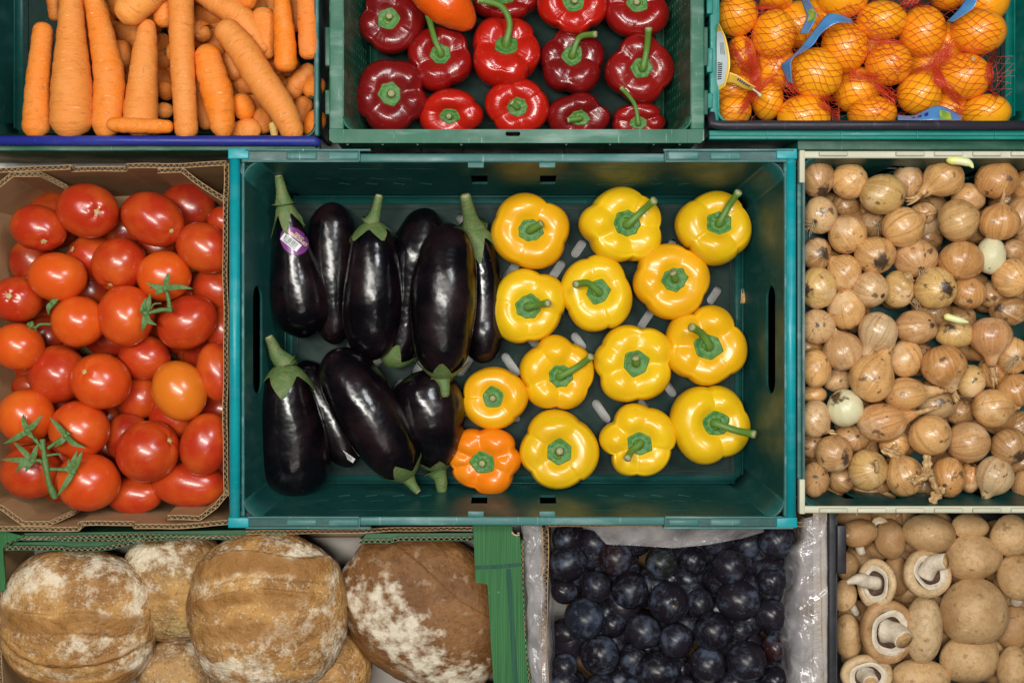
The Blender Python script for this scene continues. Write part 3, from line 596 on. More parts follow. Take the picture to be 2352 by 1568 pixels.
def drape(inn, out, zc, zin, zout, seed, nu=110, nv=36):
    """film over a wall: inner bottom -> crest -> outer bottom; inn/out list of px (x,y) along the wall"""
    inn = np.array(inn, float); out = np.array(out, float)
    def fn(u, v):
        i = np.stack([np.interp(u * (len(inn) - 1), np.arange(len(inn)), inn[:, k]) for k in (0, 1)], 1); o_ = np.stack([np.interp(u * (len(out) - 1), np.arange(len(out)), out[:, k]) for k in (0, 1)], 1)
        vv = v[:, None]; xy = i * (1 - vv) + o_ * vv; c = 1 - np.abs(2 * v - 1) ** 3.2
        z = zc * c + (1 - c) * np.where(v < .5, zin, zout)
        p = np.stack([u * 6, v * 1.2, u * 0], 1)
        for f_, a_, s_ in ((5, .9, 1), (8, -1.4, 2), (12, .5, 3)):
            z -= np.abs(np.sin(f_ * (u * 2.2 + a_ * v * .5) + noise(p * .5, seed + s_ + 30, 3) * 1.6)) ** .35 * .0028 / s_ ** .5
        z += (np.abs(noise(p, seed, 4)) - .5) * .004 + noise(p * [1, 3, 1], seed + 1, 5) * .0008 + np.abs(noise(np.stack([u * 5 + v * 2, v * 2 - u, u], 1), seed + 2, 4)) * .002
        k = S * (H - z) / H; W = noise(p, seed + 3, 6) * .0015
        return np.stack([(xy[:, 0] - 1176) * k + W, (784 - xy[:, 1]) * k, z], 1)
    return sheet(nu, nv, fn, .00012)
V, F, U = drape(Z('p', [(240, 170), (240, 300), (262, 560), (268, 900), (282, 1280), (300, 1800)]), Z('p', [(40, 150), (55, 400), (75, 600), (82, 900), (90, 1285), (90, 1800)]), zt + .006, -.07, -.026, 11); part('liner_fold', sub(G().add(V, F, U), PC), M['film'], bag)
V, F, U = drape(Z('p', [(2010, 120), (2000, 250), (1925, 330), (1905, 600), (1890, 850), (1900, 1050), (1915, 1285), (1920, 1800)]), Z('p', [(2235, 60), (2250, 250), (2285, 450), (2288, 620), (2275, 900), (2265, 1285), (2260, 1800)]), zt + .010, -.06, -.026, 21); part('liner_fold', sub(G().add(V, F, U), PC), M['film'], bag)
def top_f(u, v):
    x = 480 + u * 1300; edge = np.interp(u, [0, .06, .13, .3, .5, .7, .88, 1], [175, 190, 290, 298, 316, 290, 245, 200]); y = 120 + v * (edge - 120)
    z = -.030 - v * .012 + noise(np.stack([u * 4, v, u * 0], 1), 5, 5) * .002; X, Y = (1260 + x / 2.94) * .9408, (1230 + y / 2.94) * .9408
    k = S * (H - z) / H; return np.stack([(X - 1176) * k, (784 - Y) * k, z], 1)
V, F, U = sheet(80, 16, top_f, .00012); part('liner_flap', sub(G().add(V, F, U), PC), M['film'], bag)
# ================================================================== bell peppers
PROF = cat([(0, -.14), (.10, -.14), (.22, -.12), (.33, -.05), (.45, .04), (.58, .085), (.71, .06), (.84, -.05), (.95, -.22), (1, -.46), (.98, -.75), (.90, -1.05), (.76, -1.32), (.55, -1.5), (.30, -1.55), (0, -1.48)], 120)
def pepper(kind, skin, x, y, rx, ry, cal, stem, col, label, n=4, zc=-.070, hgt=1.0, depth=.10, tilt=None, seed=0, group=None, calr=.30, ph0=None, sr=.085, name='bell_pepper', cat_='pepper'):
    """x,y,rx,ry silhouette in photo pixels; cal calyx centre; stem list of points after the calyx (or 'stub')"""
    r = np.random.default_rng(seed); c = P(x, y, zc); Rx, Ry = L(rx, zc), L(ry, zc); Rm = (Rx + Ry) / 2
    ph0 = r.uniform(0, 6.28) if ph0 is None else ph0; lob = r.uniform(.93, 1.06, n + 1); dep = r.uniform(.6, 1.25, n + 1) * depth; wp = r.uniform(-.22, .22, 2)
    def fn(t, ph):
        i = t * 119; rr = np.interp(i, np.arange(120), PROF[:, 0]); zz = np.interp(i, np.arange(120), PROF[:, 1])
        a = (ph + ph0 + wp[0] * np.sin(ph) + wp[1] * np.sin(2 * ph)) * n / (2 * math.pi); k = np.floor(a).astype(int) % n; f = a - np.floor(a)
        g = np.sin(math.pi * f) ** .85; g2 = np.sin(math.pi * f) ** 1.5; lb = lob[k] * g + (1 - g) * .5 * (lob[k] + lob[(k + 1) % n])
        d = np.where(f < .5, dep[k], dep[(k + 1) % n]); d = d * (1 - np.abs(2 * f - 1)) + (1 - (1 - np.abs(2 * f - 1))) * np.where(f < .5, dep[k], dep[(k + 1) % n])
        wv = np.clip((rr - .25) / .4, 0, 1); sh = np.exp(-((rr - .62) / .25) ** 2) * (t < .5)
        R_ = rr * (1 + wv * (lb - 1)) * (1 - wv * d * (1 - g)); Z_ = zz * hgt - sh * d * .75 * (1 - g2) + sh * (lb - 1) * .8
        V = np.stack([R_ * np.cos(ph), R_ * np.sin(ph), Z_], 1)
        nn = noise(V, seed + 50, 4); V[:, :2] *= (1 + .035 * nn * np.clip((rr - .3) * 3, 0, 1))[:, None]; V[:, 2] += .02 * noise(V, seed + 70, 5) * np.clip((rr - .35) * 5, 0, 1)
        return V
    V, F, U = blob(fn, 88, 46)
    F = [f for f in F]
    # tilt so that the calyx sits where the photograph has it
    par = 1 / (H - zc) * .12 * Rm
    off = np.array([(cal[0] - x) / ((rx + ry) / 2), -(cal[1] - y) / ((rx + ry) / 2)]) - np.array([c[0], c[1]]) * (0.0 / Rm)
    # perspective already pushes the top outward by height*(pos)/(H-z)
    off = off - np.array([c[0], c[1]]) / (H - zc) * .15
    m = np.linalg.norm(off); ang = min(.75, m * 1.05) if tilt is None else tilt
    Rt = raxis((-off[1], off[0], 0), ang) if m > .01 else np.eye(3)
    fix = np.array([off[0], off[1], 0]) * .0
    V = V @ Rt.T
    lo, hi = V[:, :2].min(0), V[:, :2].max(0)
    sc = np.array([2 * Rx / (hi[0] - lo[0]), 2 * Ry / (hi[1] - lo[1])]); sh = -(lo + hi) / 2
    def fin(W, rot=True):
        W = np.asarray(W, float) @ Rt.T if rot else np.asarray(W, float); W = W.copy(); W[:, :2] = (W[:, :2] + sh) * sc; W[:, 2] *= Rm; return W
    V[:, :2] = (V[:, :2] + sh) * sc; V[:, 2] *= Rm
    base = V[:, 2].min(); o = c + [0, 0, base]
    T = thing(name, label, cat_, o, group)
    up = [0, 0, -base]
    part('flesh', G().add(V + up, F, U), M[skin], T, color=col)
    # calyx
    nc = int(r.integers(5, 9)); cp = r.uniform(0, 6.28); lobes = r.uniform(.9, 1.15, nc)
    def cf(t, ph):
        rr0 = np.abs(t) ; a = (ph + cp) * nc / (2 * math.pi); k = np.floor(a).astype(int) % nc; f = a - np.floor(a)
        edge = calr * (lobes[k] * (1 - f) + lobes[(k + 1) % nc] * f) * (.90 + .12 * np.abs(2 * f - 1) ** 2)
        tt = np.clip(t / .8, 0, 1); rr = edge * tt; top = t <= .8
        rr = np.where(top, rr, edge * (1 - (t - .8) / .2 * .5))
        z0 = np.interp(rr, PROF[:40, 0], PROF[:40, 1]); z = z0 + np.where(top, .055 + .05 * np.exp(-(rr / .14) ** 2) - .03 * (tt > .9), -.03) + .008 * np.sin(ph * 9) * tt
        return np.stack([rr * np.cos(ph), rr * np.sin(ph), z], 1)
    Vc, Fc, Uc = blob(cf, 40, 12)
    part('calyx', G().add(fin(Vc) + up, Fc, Uc), M['calyx'], T)
    # stem
    b0 = fin([[0, 0, -.09]])[0]
    if stem == 'stub':
        tip = fin([[r.uniform(-.04, .04), r.uniform(-.04, .04), .10]])[0]; pts = np.array([b0, b0 * .45 + tip * .55, tip])
    else:
        zs = np.linspace(.18, .50 if len(stem) > 1 else .38, len(stem)) * Rm
        pl = [b0, fin([[0, 0, .06]])[0]] if len(stem) > 1 or True else [b0]
        for (sx, sy), z_ in zip(stem, zs):
            p_ = P(sx, sy, zc + z_) - c; pl.append(p_)
        pts = np.array(pl)
    pp = cat(pts, 18); rad = Rm * np.interp(np.linspace(0, 1, 18), [0, .15, .4, .85, 1], [sr * 2.1, sr * 1.35, sr, sr * 1.05, sr * 1.25])
    Vs, Fs, Us = tube(pp, rad, 14); st = part('stem', G().add(Vs + up, Fs, Us), M['stem'], T)
    d = pp[-1] - pp[-2]; d /= np.linalg.norm(d); q1 = np.array([pp[-1] - d * .0006, pp[-1] + d * .0012])
    Vs, Fs, Us = tube(q1, rad[-1] * .86, 12); part('cut_end', G().add(Vs + up, Fs, Us, None), M['cut'], st)
    return T
YEL = (.80, .50, .008); YOR = (.80, .40, .006); DYE = (.72, .44, .006); ORA = (.85, .20, .004)
YP = [ # x y rx ry calyx stem colour lobes seed ph0 label
 (1218, 528, 92, 89, (1222, 524), [(1243, 513)], YOR, 4, 1, .4, 'deep yellow bell pepper nearest the aubergines in the topmost row'),
 (1427, 512, 97, 88, (1450, 505), [(1478, 482), (1502, 461)], YEL, 5, 2, .1, 'bulging yellow bell pepper with long stem, middle of the topmost row'),
 (1643, 521, 89, 88, (1652, 500), [(1676, 470), (1696, 442)], DYE, 4, 3, .9, 'yellow bell pepper with upright broken stem in the top right corner of the crate'),
 (1216, 702, 87, 87, (1213, 703), [(1235, 700), (1259, 696)], YEL, 4, 4, .2, 'yellow bell pepper with jagged star calyx and short stem pointing right'),
 (1372, 672, 84, 90, (1378, 663), [(1350, 650), (1322, 653)], YEL, 4, 5, 1.2, 'smooth round yellow bell pepper with hooked stem pointing left'),
 (1547, 645, 90, 89, (1557, 640), [(1546, 627)], YOR, 4, 6, .5, 'orange-yellow bell pepper with pale blemish and short curled stem'),
 (1628, 793, 95, 94, (1637, 788), [(1612, 766), (1589, 751)], (.80, .43, .006), 5, 7, .7, 'yellow bell pepper with stem pointing up left beside the right hand hold'),
 (1280, 855, 87, 87, (1292, 864), [(1330, 840), (1357, 819)], (.82, .45, .006), 5, 8, .3, 'yellow bell pepper with long stem reaching up right towards its neighbour'),
 (1458, 835, 93, 90, (1460, 835), [(1460, 822)], YEL, 5, 9, .05, 'five-lobed yellow bell pepper with short frayed stem in the middle of its row'),
 (1138, 915, 77, 73, (1130, 915), 'stub', (.82, .40, .006), 3, 10, 1.0, 'small yellow bell pepper with round cut stem just above the orange one'),
 (1113, 1063, 85, 79, (1103, 1073), 'stub', ORA, 6, 11, .6, 'orange bell pepper, the only orange one in the centre crate'),
 (1286, 1034, 93, 93, (1287, 1033), 'stub', DYE, 4, 12, .75, 'dull yellow bell pepper with round cut stem right of the orange pepper'),
 (1468, 1012, 90, 85, (1465, 1017), [(1452, 1034), (1441, 1052)], YEL, 5, 13, .15, 'yellow bell pepper with dark tipped stem pointing down in the bottom row'),
 (1637, 978, 95, 92, (1655, 980), [(1690, 988), (1732, 997)], (.76, .48, .006), 4, 14, 1.3, 'lopsided yellow bell pepper with long stem pointing right in the lower right corner')]
for x, y, rx, ry, cal, st, c, n, sd, p0, lab in YP:
    pepper('y', 'pepper', x, y, rx, ry, cal, st, c, lab, n=n, seed=sd, ph0=p0, depth=.15 if n >= 5 else .11, zc=-.072, group='yellow peppers in the centre crate', calr=.34, hgt=.82)
RD = (.16, .005, .006); RB = (.46, .011, .004); RM = (.24, .006, .005)
def rq(pts): return [q('r', *p) for p in pts]
RP = [ # region coordinates
 (480, 100, 195, 195, (468, 95), 'stub', RD, 4, -.052, 'dark red bell pepper with flat round calyx in the crate upper left'),
 (760, 322, 190, 192, (765, 292), [(730, 220), (695, 85)], RM, 4, -.056, 'dark red bell pepper with long thin stem pointing up, beside the orange-red one'),
 (470, 540, 220, 212, (483, 548), 'stub', RD, 5, -.048, 'large dark red bell pepper with octagonal calyx in the lower left corner'),
 (1145, 290, 198, 215, (1160, 200), [(1162, 130), (1110, 35), (985, 0)], RB, 5, -.046, 'bright red bell pepper with thick stem arching to the upper left'),
 (1140, 0, 190, 115, (1140, -60), 'stub', RM, 4, -.066, 'dark red bell pepper behind the arching stem at the photo top edge'),
 (1525, 10, 205, 180, (1520, -8), 'stub', RB, 4, -.046, 'bright red glossy bell pepper cut by the top edge'),
 (1900, 20, 190, 180, (1910, 2), 'stub', RM, 4, -.050, 'dark red bell pepper in the upper right of the green crate'),
 (1525, 335, 188, 195, (1530, 290), [(1565, 215), (1655, 198)], RD, 5, -.056, 'wrinkled dark red bell pepper with withered stem end'),
 (1915, 380, 205, 205, (1940, 378), [(1950, 280), (1960, 165)], (.22, .006, .005), 4, -.048, 'red bell pepper with thick upright stem against the right wall'),
 (825, 640, 186, 140, (812, 705), 'stub', RB, 3, -.055, 'red bell pepper half cut off by the front rim, second from left'),
 (1205, 602, 188, 166, (1202, 630), [(1175, 590)], RB, 4, -.050, 'bright red bell pepper with stubby stem above the rim slot'),
 (1560, 662, 185, 140, (1560, 705), [(1500, 690)], RD, 4, -.058, 'dull dark red bell pepper with woody stub behind the front rim'),
 (1910, 695, 155, 118, (1912, 725), [(1880, 600), (1805, 505)], RM, 5, -.060, 'small dark red bell pepper with long stem in the lower right corner')]
for i, (x, y, rx, ry, cal, st, c, n, zc, lab) in enumerate(RP):
    X, Y = q('r', x, y); st = st if st == 'stub' else rq(st)
    pepper('r', 'redpepper', X, Y, ql('r', rx), ql('r', ry), q('r', *cal), st, c, lab, n=n, seed=100 + i, zc=zc, depth=.15, group='red peppers in the green crate', calr=.33, hgt=.8)
# pointed orange-red pepper lying on its side
zc = -.040; c0 = P(*q('r', 640, -90), zc); pts = [P(*q('r', x, y), zc + dz) for x, y, dz in ((560, -150, .0), (690, -60, .004), (800, 20, .006), (880, 90, 0), (950, 165, -.010))]
pp = cat(pts, 26); rad = L(ql('r', 1), zc) * np.interp(np.linspace(0, 1, 26), [0, .1, .3, .55, .75, .9, 1], [20, 90, 125, 128, 100, 62, 8])
V, F, U = tube(pp, rad, 40); o = pp[12]; V = V - o; V *= (1 + .02 * noise(V, 3, 90))[:, None]
T = thing('bell_pepper', 'orange-red bell pepper lying on its side at the top edge', 'pepper', o, 'red peppers in the green crate')
part('flesh', G().add(V, F, U), M['redpepper'], T, color=(.78, .10, .004))
# ================================================================== aubergines
def aubergine(pts, lab, cal=None, stem=None, sep=.20, seed=0, nsep=5, wid=1.12, sh=1.0, flat=.92):
    """pts: (px,py,halfwidth px,z) from the stem end to the blossom end, photo pixels"""
    w_ = np.array([[*P(x, y, z), L(r_, z) * wid] for x, y, r_, z in pts]); n = 56
    C = cat(w_, n); s = np.r_[0, np.cumsum(np.linalg.norm(np.diff(C[:, :3], axis=0), axis=1))]; Ltot = s[-1]; s /= Ltot
    # rounded ends
    ra, rb = C[0, 3], C[-1, 3]; e0 = np.clip(s * Ltot / (ra * .9), 0, 1); e1 = np.clip((1 - s) * Ltot / (rb * .9), 0, 1)
    t = np.linspace(0, 1, n); tt = .5 - .5 * np.cos(math.pi * t); Ci = np.stack([np.interp(tt, s, C[:, k]) for k in range(4)], 1); s = tt
    e = np.sqrt(1 - (1 - np.clip(s * Ltot / (Ci[:, 3] * 1.0 + 1e-6), 0, 1)) ** 2) * np.sqrt(1 - (1 - np.clip((1 - s) * Ltot / (rb * 1.0), 0, 1)) ** 2)
    rad = Ci[:, 3] * np.maximum(e, .02)
    o = Ci[n // 2, :3].copy(); o[2] = Ci[:, 2].min() - Ci[:, 3].max()
    V, F, U = tube(Ci[:, :3] - o, rad, 44)
    ctr = np.repeat(Ci[:, :3] - o, 44, axis=0); ctr = np.vstack([ctr, ctr[0], ctr[-1]]); D = V - ctr
    nn = 1 + .05 * noise(V, seed, 42) + .02 * noise(V, seed + 1, 110); V = ctr + D * nn[:, None]
    T = thing('aubergine', lab, 'aubergine', o, 'aubergines in the centre crate'); body = G().add(V, F, U)
    me = body.mesh('body', M['aub']); b = part('body', me, None, T, color=(0, 0, 0)); bvh = BVHTree.FromPolygons([tuple(v) for v in V], [tuple(f) for f in F])
    if cal is not False:
        ax = (Ci[3, :3] - Ci[0, :3]); ax /= np.linalg.norm(ax); r = np.random.default_rng(seed + 9); tips = r.uniform(.75, 1.2, nsep); p0 = r.uniform(0, 6.28)
        nrm = np.cross(ax, [0, 0, 1]); nrm /= np.linalg.norm(nrm); bb = np.cross(ax, nrm)
        g = G(); nu = 50; nv = 12; Vc = []
        for j in range(nv):
            v = j / (nv - 1)
            for i in range(nu):
                ph = i / nu * 2 * math.pi; a = (ph + p0) / (2 * math.pi) * nsep; k = int(a) % nsep; f = a - int(a); tri = 1 - abs(2 * f - 1)
                ln = sep * (.32 + .68 * tri ** 1.3 * tips[k]); sv = v * ln
                ctr_ = np.array([np.interp(sv, s, Ci[:, q_]) for q_ in range(3)]); rr = np.interp(sv, s, rad * 1.0)
                rr = max(rr, .0) * 1.02 + .0016 + .0035 * v ** 3 * (tri) * r.uniform(.8, 1.2)
                rr = max(rr, .0085 * min(1, .5 + v * 2.2))
                Vc.append(ctr_ - ax * .0012 * (1 - v) + rr * (math.cos(ph) * nrm + math.sin(ph) * bb) - o)
        Vc = np.array(Vc); Fc = ringfaces(nv, nu, None, None); Fc2 = [f[::-1] for f in Fc]
        inner = Vc.copy(); cc_ = np.array([np.array([np.interp(0.08, s, Ci[:, q_]) for q_ in range(3)]) - o])
        g.add(Vc, Fc2); part('calyx', g, M['aubcal'], T)
        if stem:
            sp = [Ci[1, :3] - o, Ci[0, :3] - o] + [P(x, y, z) - o for x, y, z in stem]
            pp = cat(sp, 14); rr = L(1, -.07) * np.interp(np.linspace(0, 1, 14), [0, .3, .6, 1], [27, 21, 12.5, 9]) * sh
            Vs, Fs, Us = tube(pp, rr, 12); st = part('stem', G().add(Vs, Fs, Us), M['aubcal'], T)
            d = pp[-1] - pp[-2]; d /= np.linalg.norm(d); Vs, Fs, Us = tube([pp[-1] - d * .001, pp[-1] + d * .0008], rr[-1] * .8, 10); part('cut_end', G().add(Vs, Fs, Us), M['cut'], st)
    return T, bvh, o
def A(g, *pts): return [(*q(g, p[0], p[1]), ql(g, p[2]), p[3]) for p in pts]
T1, bv1, o1 = aubergine(A('a', (478, 455, 40, -.052), (515, 620, 78, -.058), (550, 850, 125, -.068), (590, 1080, 180, -.078), (625, 1300, 185, -.084), (655, 1490, 120, -.088)),
    'slim-necked aubergine with purple oval price sticker in the upper left corner', stem=[(*q('a', 460, 350), -.048), (*q('a', 440, 250), -.044)], sep=.22, seed=1, nsep=5, sh=1.05, wid=1.2)
aubergine(A('a', (850, 450, 90, -.094), (850, 620, 140, -.094), (850, 900, 150, -.094), (865, 1250, 135, -.095), (872, 1540, 80, -.096)), 'dark aubergine lying low between the stickered one and the upright middle one', cal=False, seed=2, wid=1.22)
aubergine(A('a', (1155, 600, 95, -.062), (1160, 720, 150, -.064), (1165, 950, 195, -.066), (1165, 1200, 220, -.070), (1155, 1450, 205, -.074), (1130, 1660, 120, -.078)),
    'upright plump aubergine with green stem on top, middle of the upper row', wid=1.04, stem=[(*q('a', 1185, 520), -.058), (*q('a', 1208, 400), -.050)], sep=.15, seed=3, nsep=5, sh=1.0)
aubergine([*A('b', (1285, 290, 90, -.092)), *A('a', (1380, 1500, 120, -.092), (1430, 1150, 150, -.091), (1500, 820, 165, -.090), (1600, 500, 100, -.092))],
    'slanting aubergine with its calyx down, showing the edge of a white sticker', sep=.17, seed=4, wid=1.2)
aubergine([*A('b', (1695, 390, 125, -.058)), *A('b', (1695, 230, 190, -.056)), *A('a', (1690, 1500, 225, -.054), (1705, 1150, 262, -.052), (1735, 820, 215, -.056), (1740, 610, 90, -.062))],
    'largest aubergine lying on top with stem end pointing down', wid=1.0, stem=[(*q('b', 1710, 440), -.052), (*q('b', 1715, 520), -.052)], sep=.13, seed=5, sh=1.05)
aubergine([*A('a', (1925, 640, 80, -.086), (1965, 800, 100, -.090), (2000, 1050, 120, -.093), (2010, 1350, 125, -.095)), *A('b', (2005, 60, 130, -.095), (2000, 270, 90, -.098))],
    'aubergine squeezed against the yellow peppers with bluish sheen', wid=1.2, stem=[(*q('a', 1900, 540), -.074), (*q('a', 1868, 400), -.060)], sep=.27, seed=6, sh=1.35)
aubergine(A('b', (490, 275, 95, -.060), (500, 420, 150, -.062), (520, 620, 200, -.068), (560, 900, 245, -.078), (570, 1100, 235, -.084), (555, 1290, 150, -.090)),
    'fat aubergine with spread green calyx in the lower left corner', stem=[(*q('b', 425, 200), -.056), (*q('b', 395, 130), -.052), (*q('b', 365, 70), -.048)], sep=.25, seed=7, nsep=4, sh=1.15)
aubergine(A('b', (1010, 1060, 80, -.098), (930, 900, 120, -.098), (820, 660, 140, -.098), (680, 400, 120, -.098), (620, 250, 70, -.1)), 'shadowed aubergine lying diagonally beneath, showing the corner of a white sticker', cal=False, seed=8, wid=1.25)
aubergine(A('b', (1430, 1150, 95, -.066), (1350, 1010, 160, -.062), (1230, 820, 205, -.058), (1080, 560, 220, -.058), (930, 330, 190, -.064), (830, 190, 100, -.072)),
    'diagonal aubergine with calyx at lower right in the bottom row', stem=[(*q('b', 1470, 1210), -.066), (*q('b', 1508, 1255), -.064)], sep=.15, seed=9, sh=.9)
aubergine(A('b', (1650, 1090, 90, -.088), (1640, 950, 150, -.086), (1600, 700, 215, -.084), (1560, 450, 205, -.086), (1540, 330, 120, -.09)),
    'dented aubergine partly under the largest one, calyx by the orange pepper', wid=1.25, stem=[(*q('b', 1680, 1160), -.088), (*q('b', 1690, 1255), -.09)], sep=.15, seed=10, sh=1.3)
# stickers
def sticker(parent, o, bvh, cx, cy, rx, ry, ang, mname, name, lift=.0004, nr=9, na=40):
    c = P(cx, cy, -.04); ca, sa = math.cos(ang), math.sin(ang); V = [(0, 0)]
    for i in range(1, nr + 1):
        for j in range(na): a = j * 2 * math.pi / na; x, y = rx * i / nr * math.cos(a), ry * i / nr * math.sin(a); V.append((x * ca - y * sa, x * sa + y * ca))
    F = [(0, 1 + j, 1 + (j + 1) % na) for j in range(na)] + [(1 + i * na + j, 1 + (i + 1) * na + j, 1 + (i + 1) * na + (j + 1) % na, 1 + i * na + (j + 1) % na) for i in range(nr - 1) for j in range(na)]
    return part(name, G().add(drop(V, c, o, bvh, lift), F), M[mname], parent)
def drop(V, c, o, bvh, lift):
    out = []; last = .08
    for p in V:
        x, y = p[0] + c[0], p[1] + c[1]; h = bvh.ray_cast(Vector((x - o[0], y - o[1], 1)), Vector((0, 0, -1)))
        z = h[0].z if h[0] is not None else last; last = z; out.append((x - o[0], y - o[1], z + lift + (p[2] if len(p) > 2 else 0)))
    return np.array(out)
cx, cy = q('a', 545, 743); k = L(ql('a', 1), -.04); an = R(-38)
st = sticker(T1, o1, bv1, cx, cy, k * 116, k * 93, R(-50), 'purple', 'price_sticker')
def on_sticker(V, F, m, name, dx, dy, lift):
    ca, sa = math.cos(an), math.sin(an); W = [((x + dx) * ca - (y + dy) * sa, (x + dx) * sa + (y + dy) * ca) for x, y in V[:, :2]]
    part(name, G().add(drop(W, P(cx, cy, -.04), o1, bv1, lift), F, flat=True), M[m], st)
V, F = text_geo('TESCO', k * 24); on_sticker(V, F, 'gold', 'brand_lettering', k * 10, k * 56, .0012)
V, F = text_geo('AUBERGINES', k * 32); on_sticker(V, F, 'gold', 'name_lettering', k * 0, k * 33, .0012)
g = G(); nx, ny = 12, 5; Vg = [((i / nx - .5) * k * 160, (j / ny - .5) * k * 66) for i in range(nx + 1) for j in range(ny + 1)]; Fg = [(i * (ny + 1) + j, (i + 1) * (ny + 1) + j, (i + 1) * (ny + 1) + j + 1, i * (ny + 1) + j + 1) for i in range(nx) for j in range(ny)]
on_sticker(np.array(Vg), Fg, 'white', 'barcode_panel', -k * 12, -k * 20, .0007)
Vb = []; Fb = []; x = -60
while x < 58:
    wd = random.choice([2, 2, 4, 5]); n0 = len(Vb)
    for yy in (-12, 6, 26): Vb += [(k * x, k * yy), (k * (x + wd), k * yy)]
    Fb += [(n0, n0 + 1, n0 + 3, n0 + 2), (n0 + 2, n0 + 3, n0 + 5, n0 + 4)]; x += wd + random.choice([2, 3, 5])
on_sticker(np.array(Vb), Fb, 'ink', 'barcode', -k * 12, -k * 20, .0010)
V, F = text_geo('<4088700032>', k * 20); on_sticker(V, F, 'ink', 'barcode_number', -k * 12, -k * 42, .0010)
auto_ = [o for o in COL.objects if o.get('category') == 'aubergine']
for ob, (rx_, x, y, a_) in ((auto_[3], ('a', 1365, 915, -70)), (auto_[7], ('b', 970, 985, -35))):
    X, Y = q(rx_, x, y); z = -.080; p = P(X, Y, z) - np.array(ob.location); g = G()
    V, F = box(-k * 60, k * 60, -k * 26, k * 26, -.0003, .0003, .0001); V = V @ (rz(R(a_)) @ raxis((1, 0, 0), .7)).T + p; g.add(V, F, flat=True); part('price_sticker', g, M['white'], ob)
    if rx_ == 'b':
        g = G()
        for i in range(9): V, F = box((-50 + i * 10) * k, (-46 + i * 10) * k, -k * 18, k * 22, .0003, .0005); g.add(V @ (rz(R(a_)) @ raxis((1, 0, 0), .7)).T + p, F, flat=True)
        part('barcode', g, M['ink'], ob)
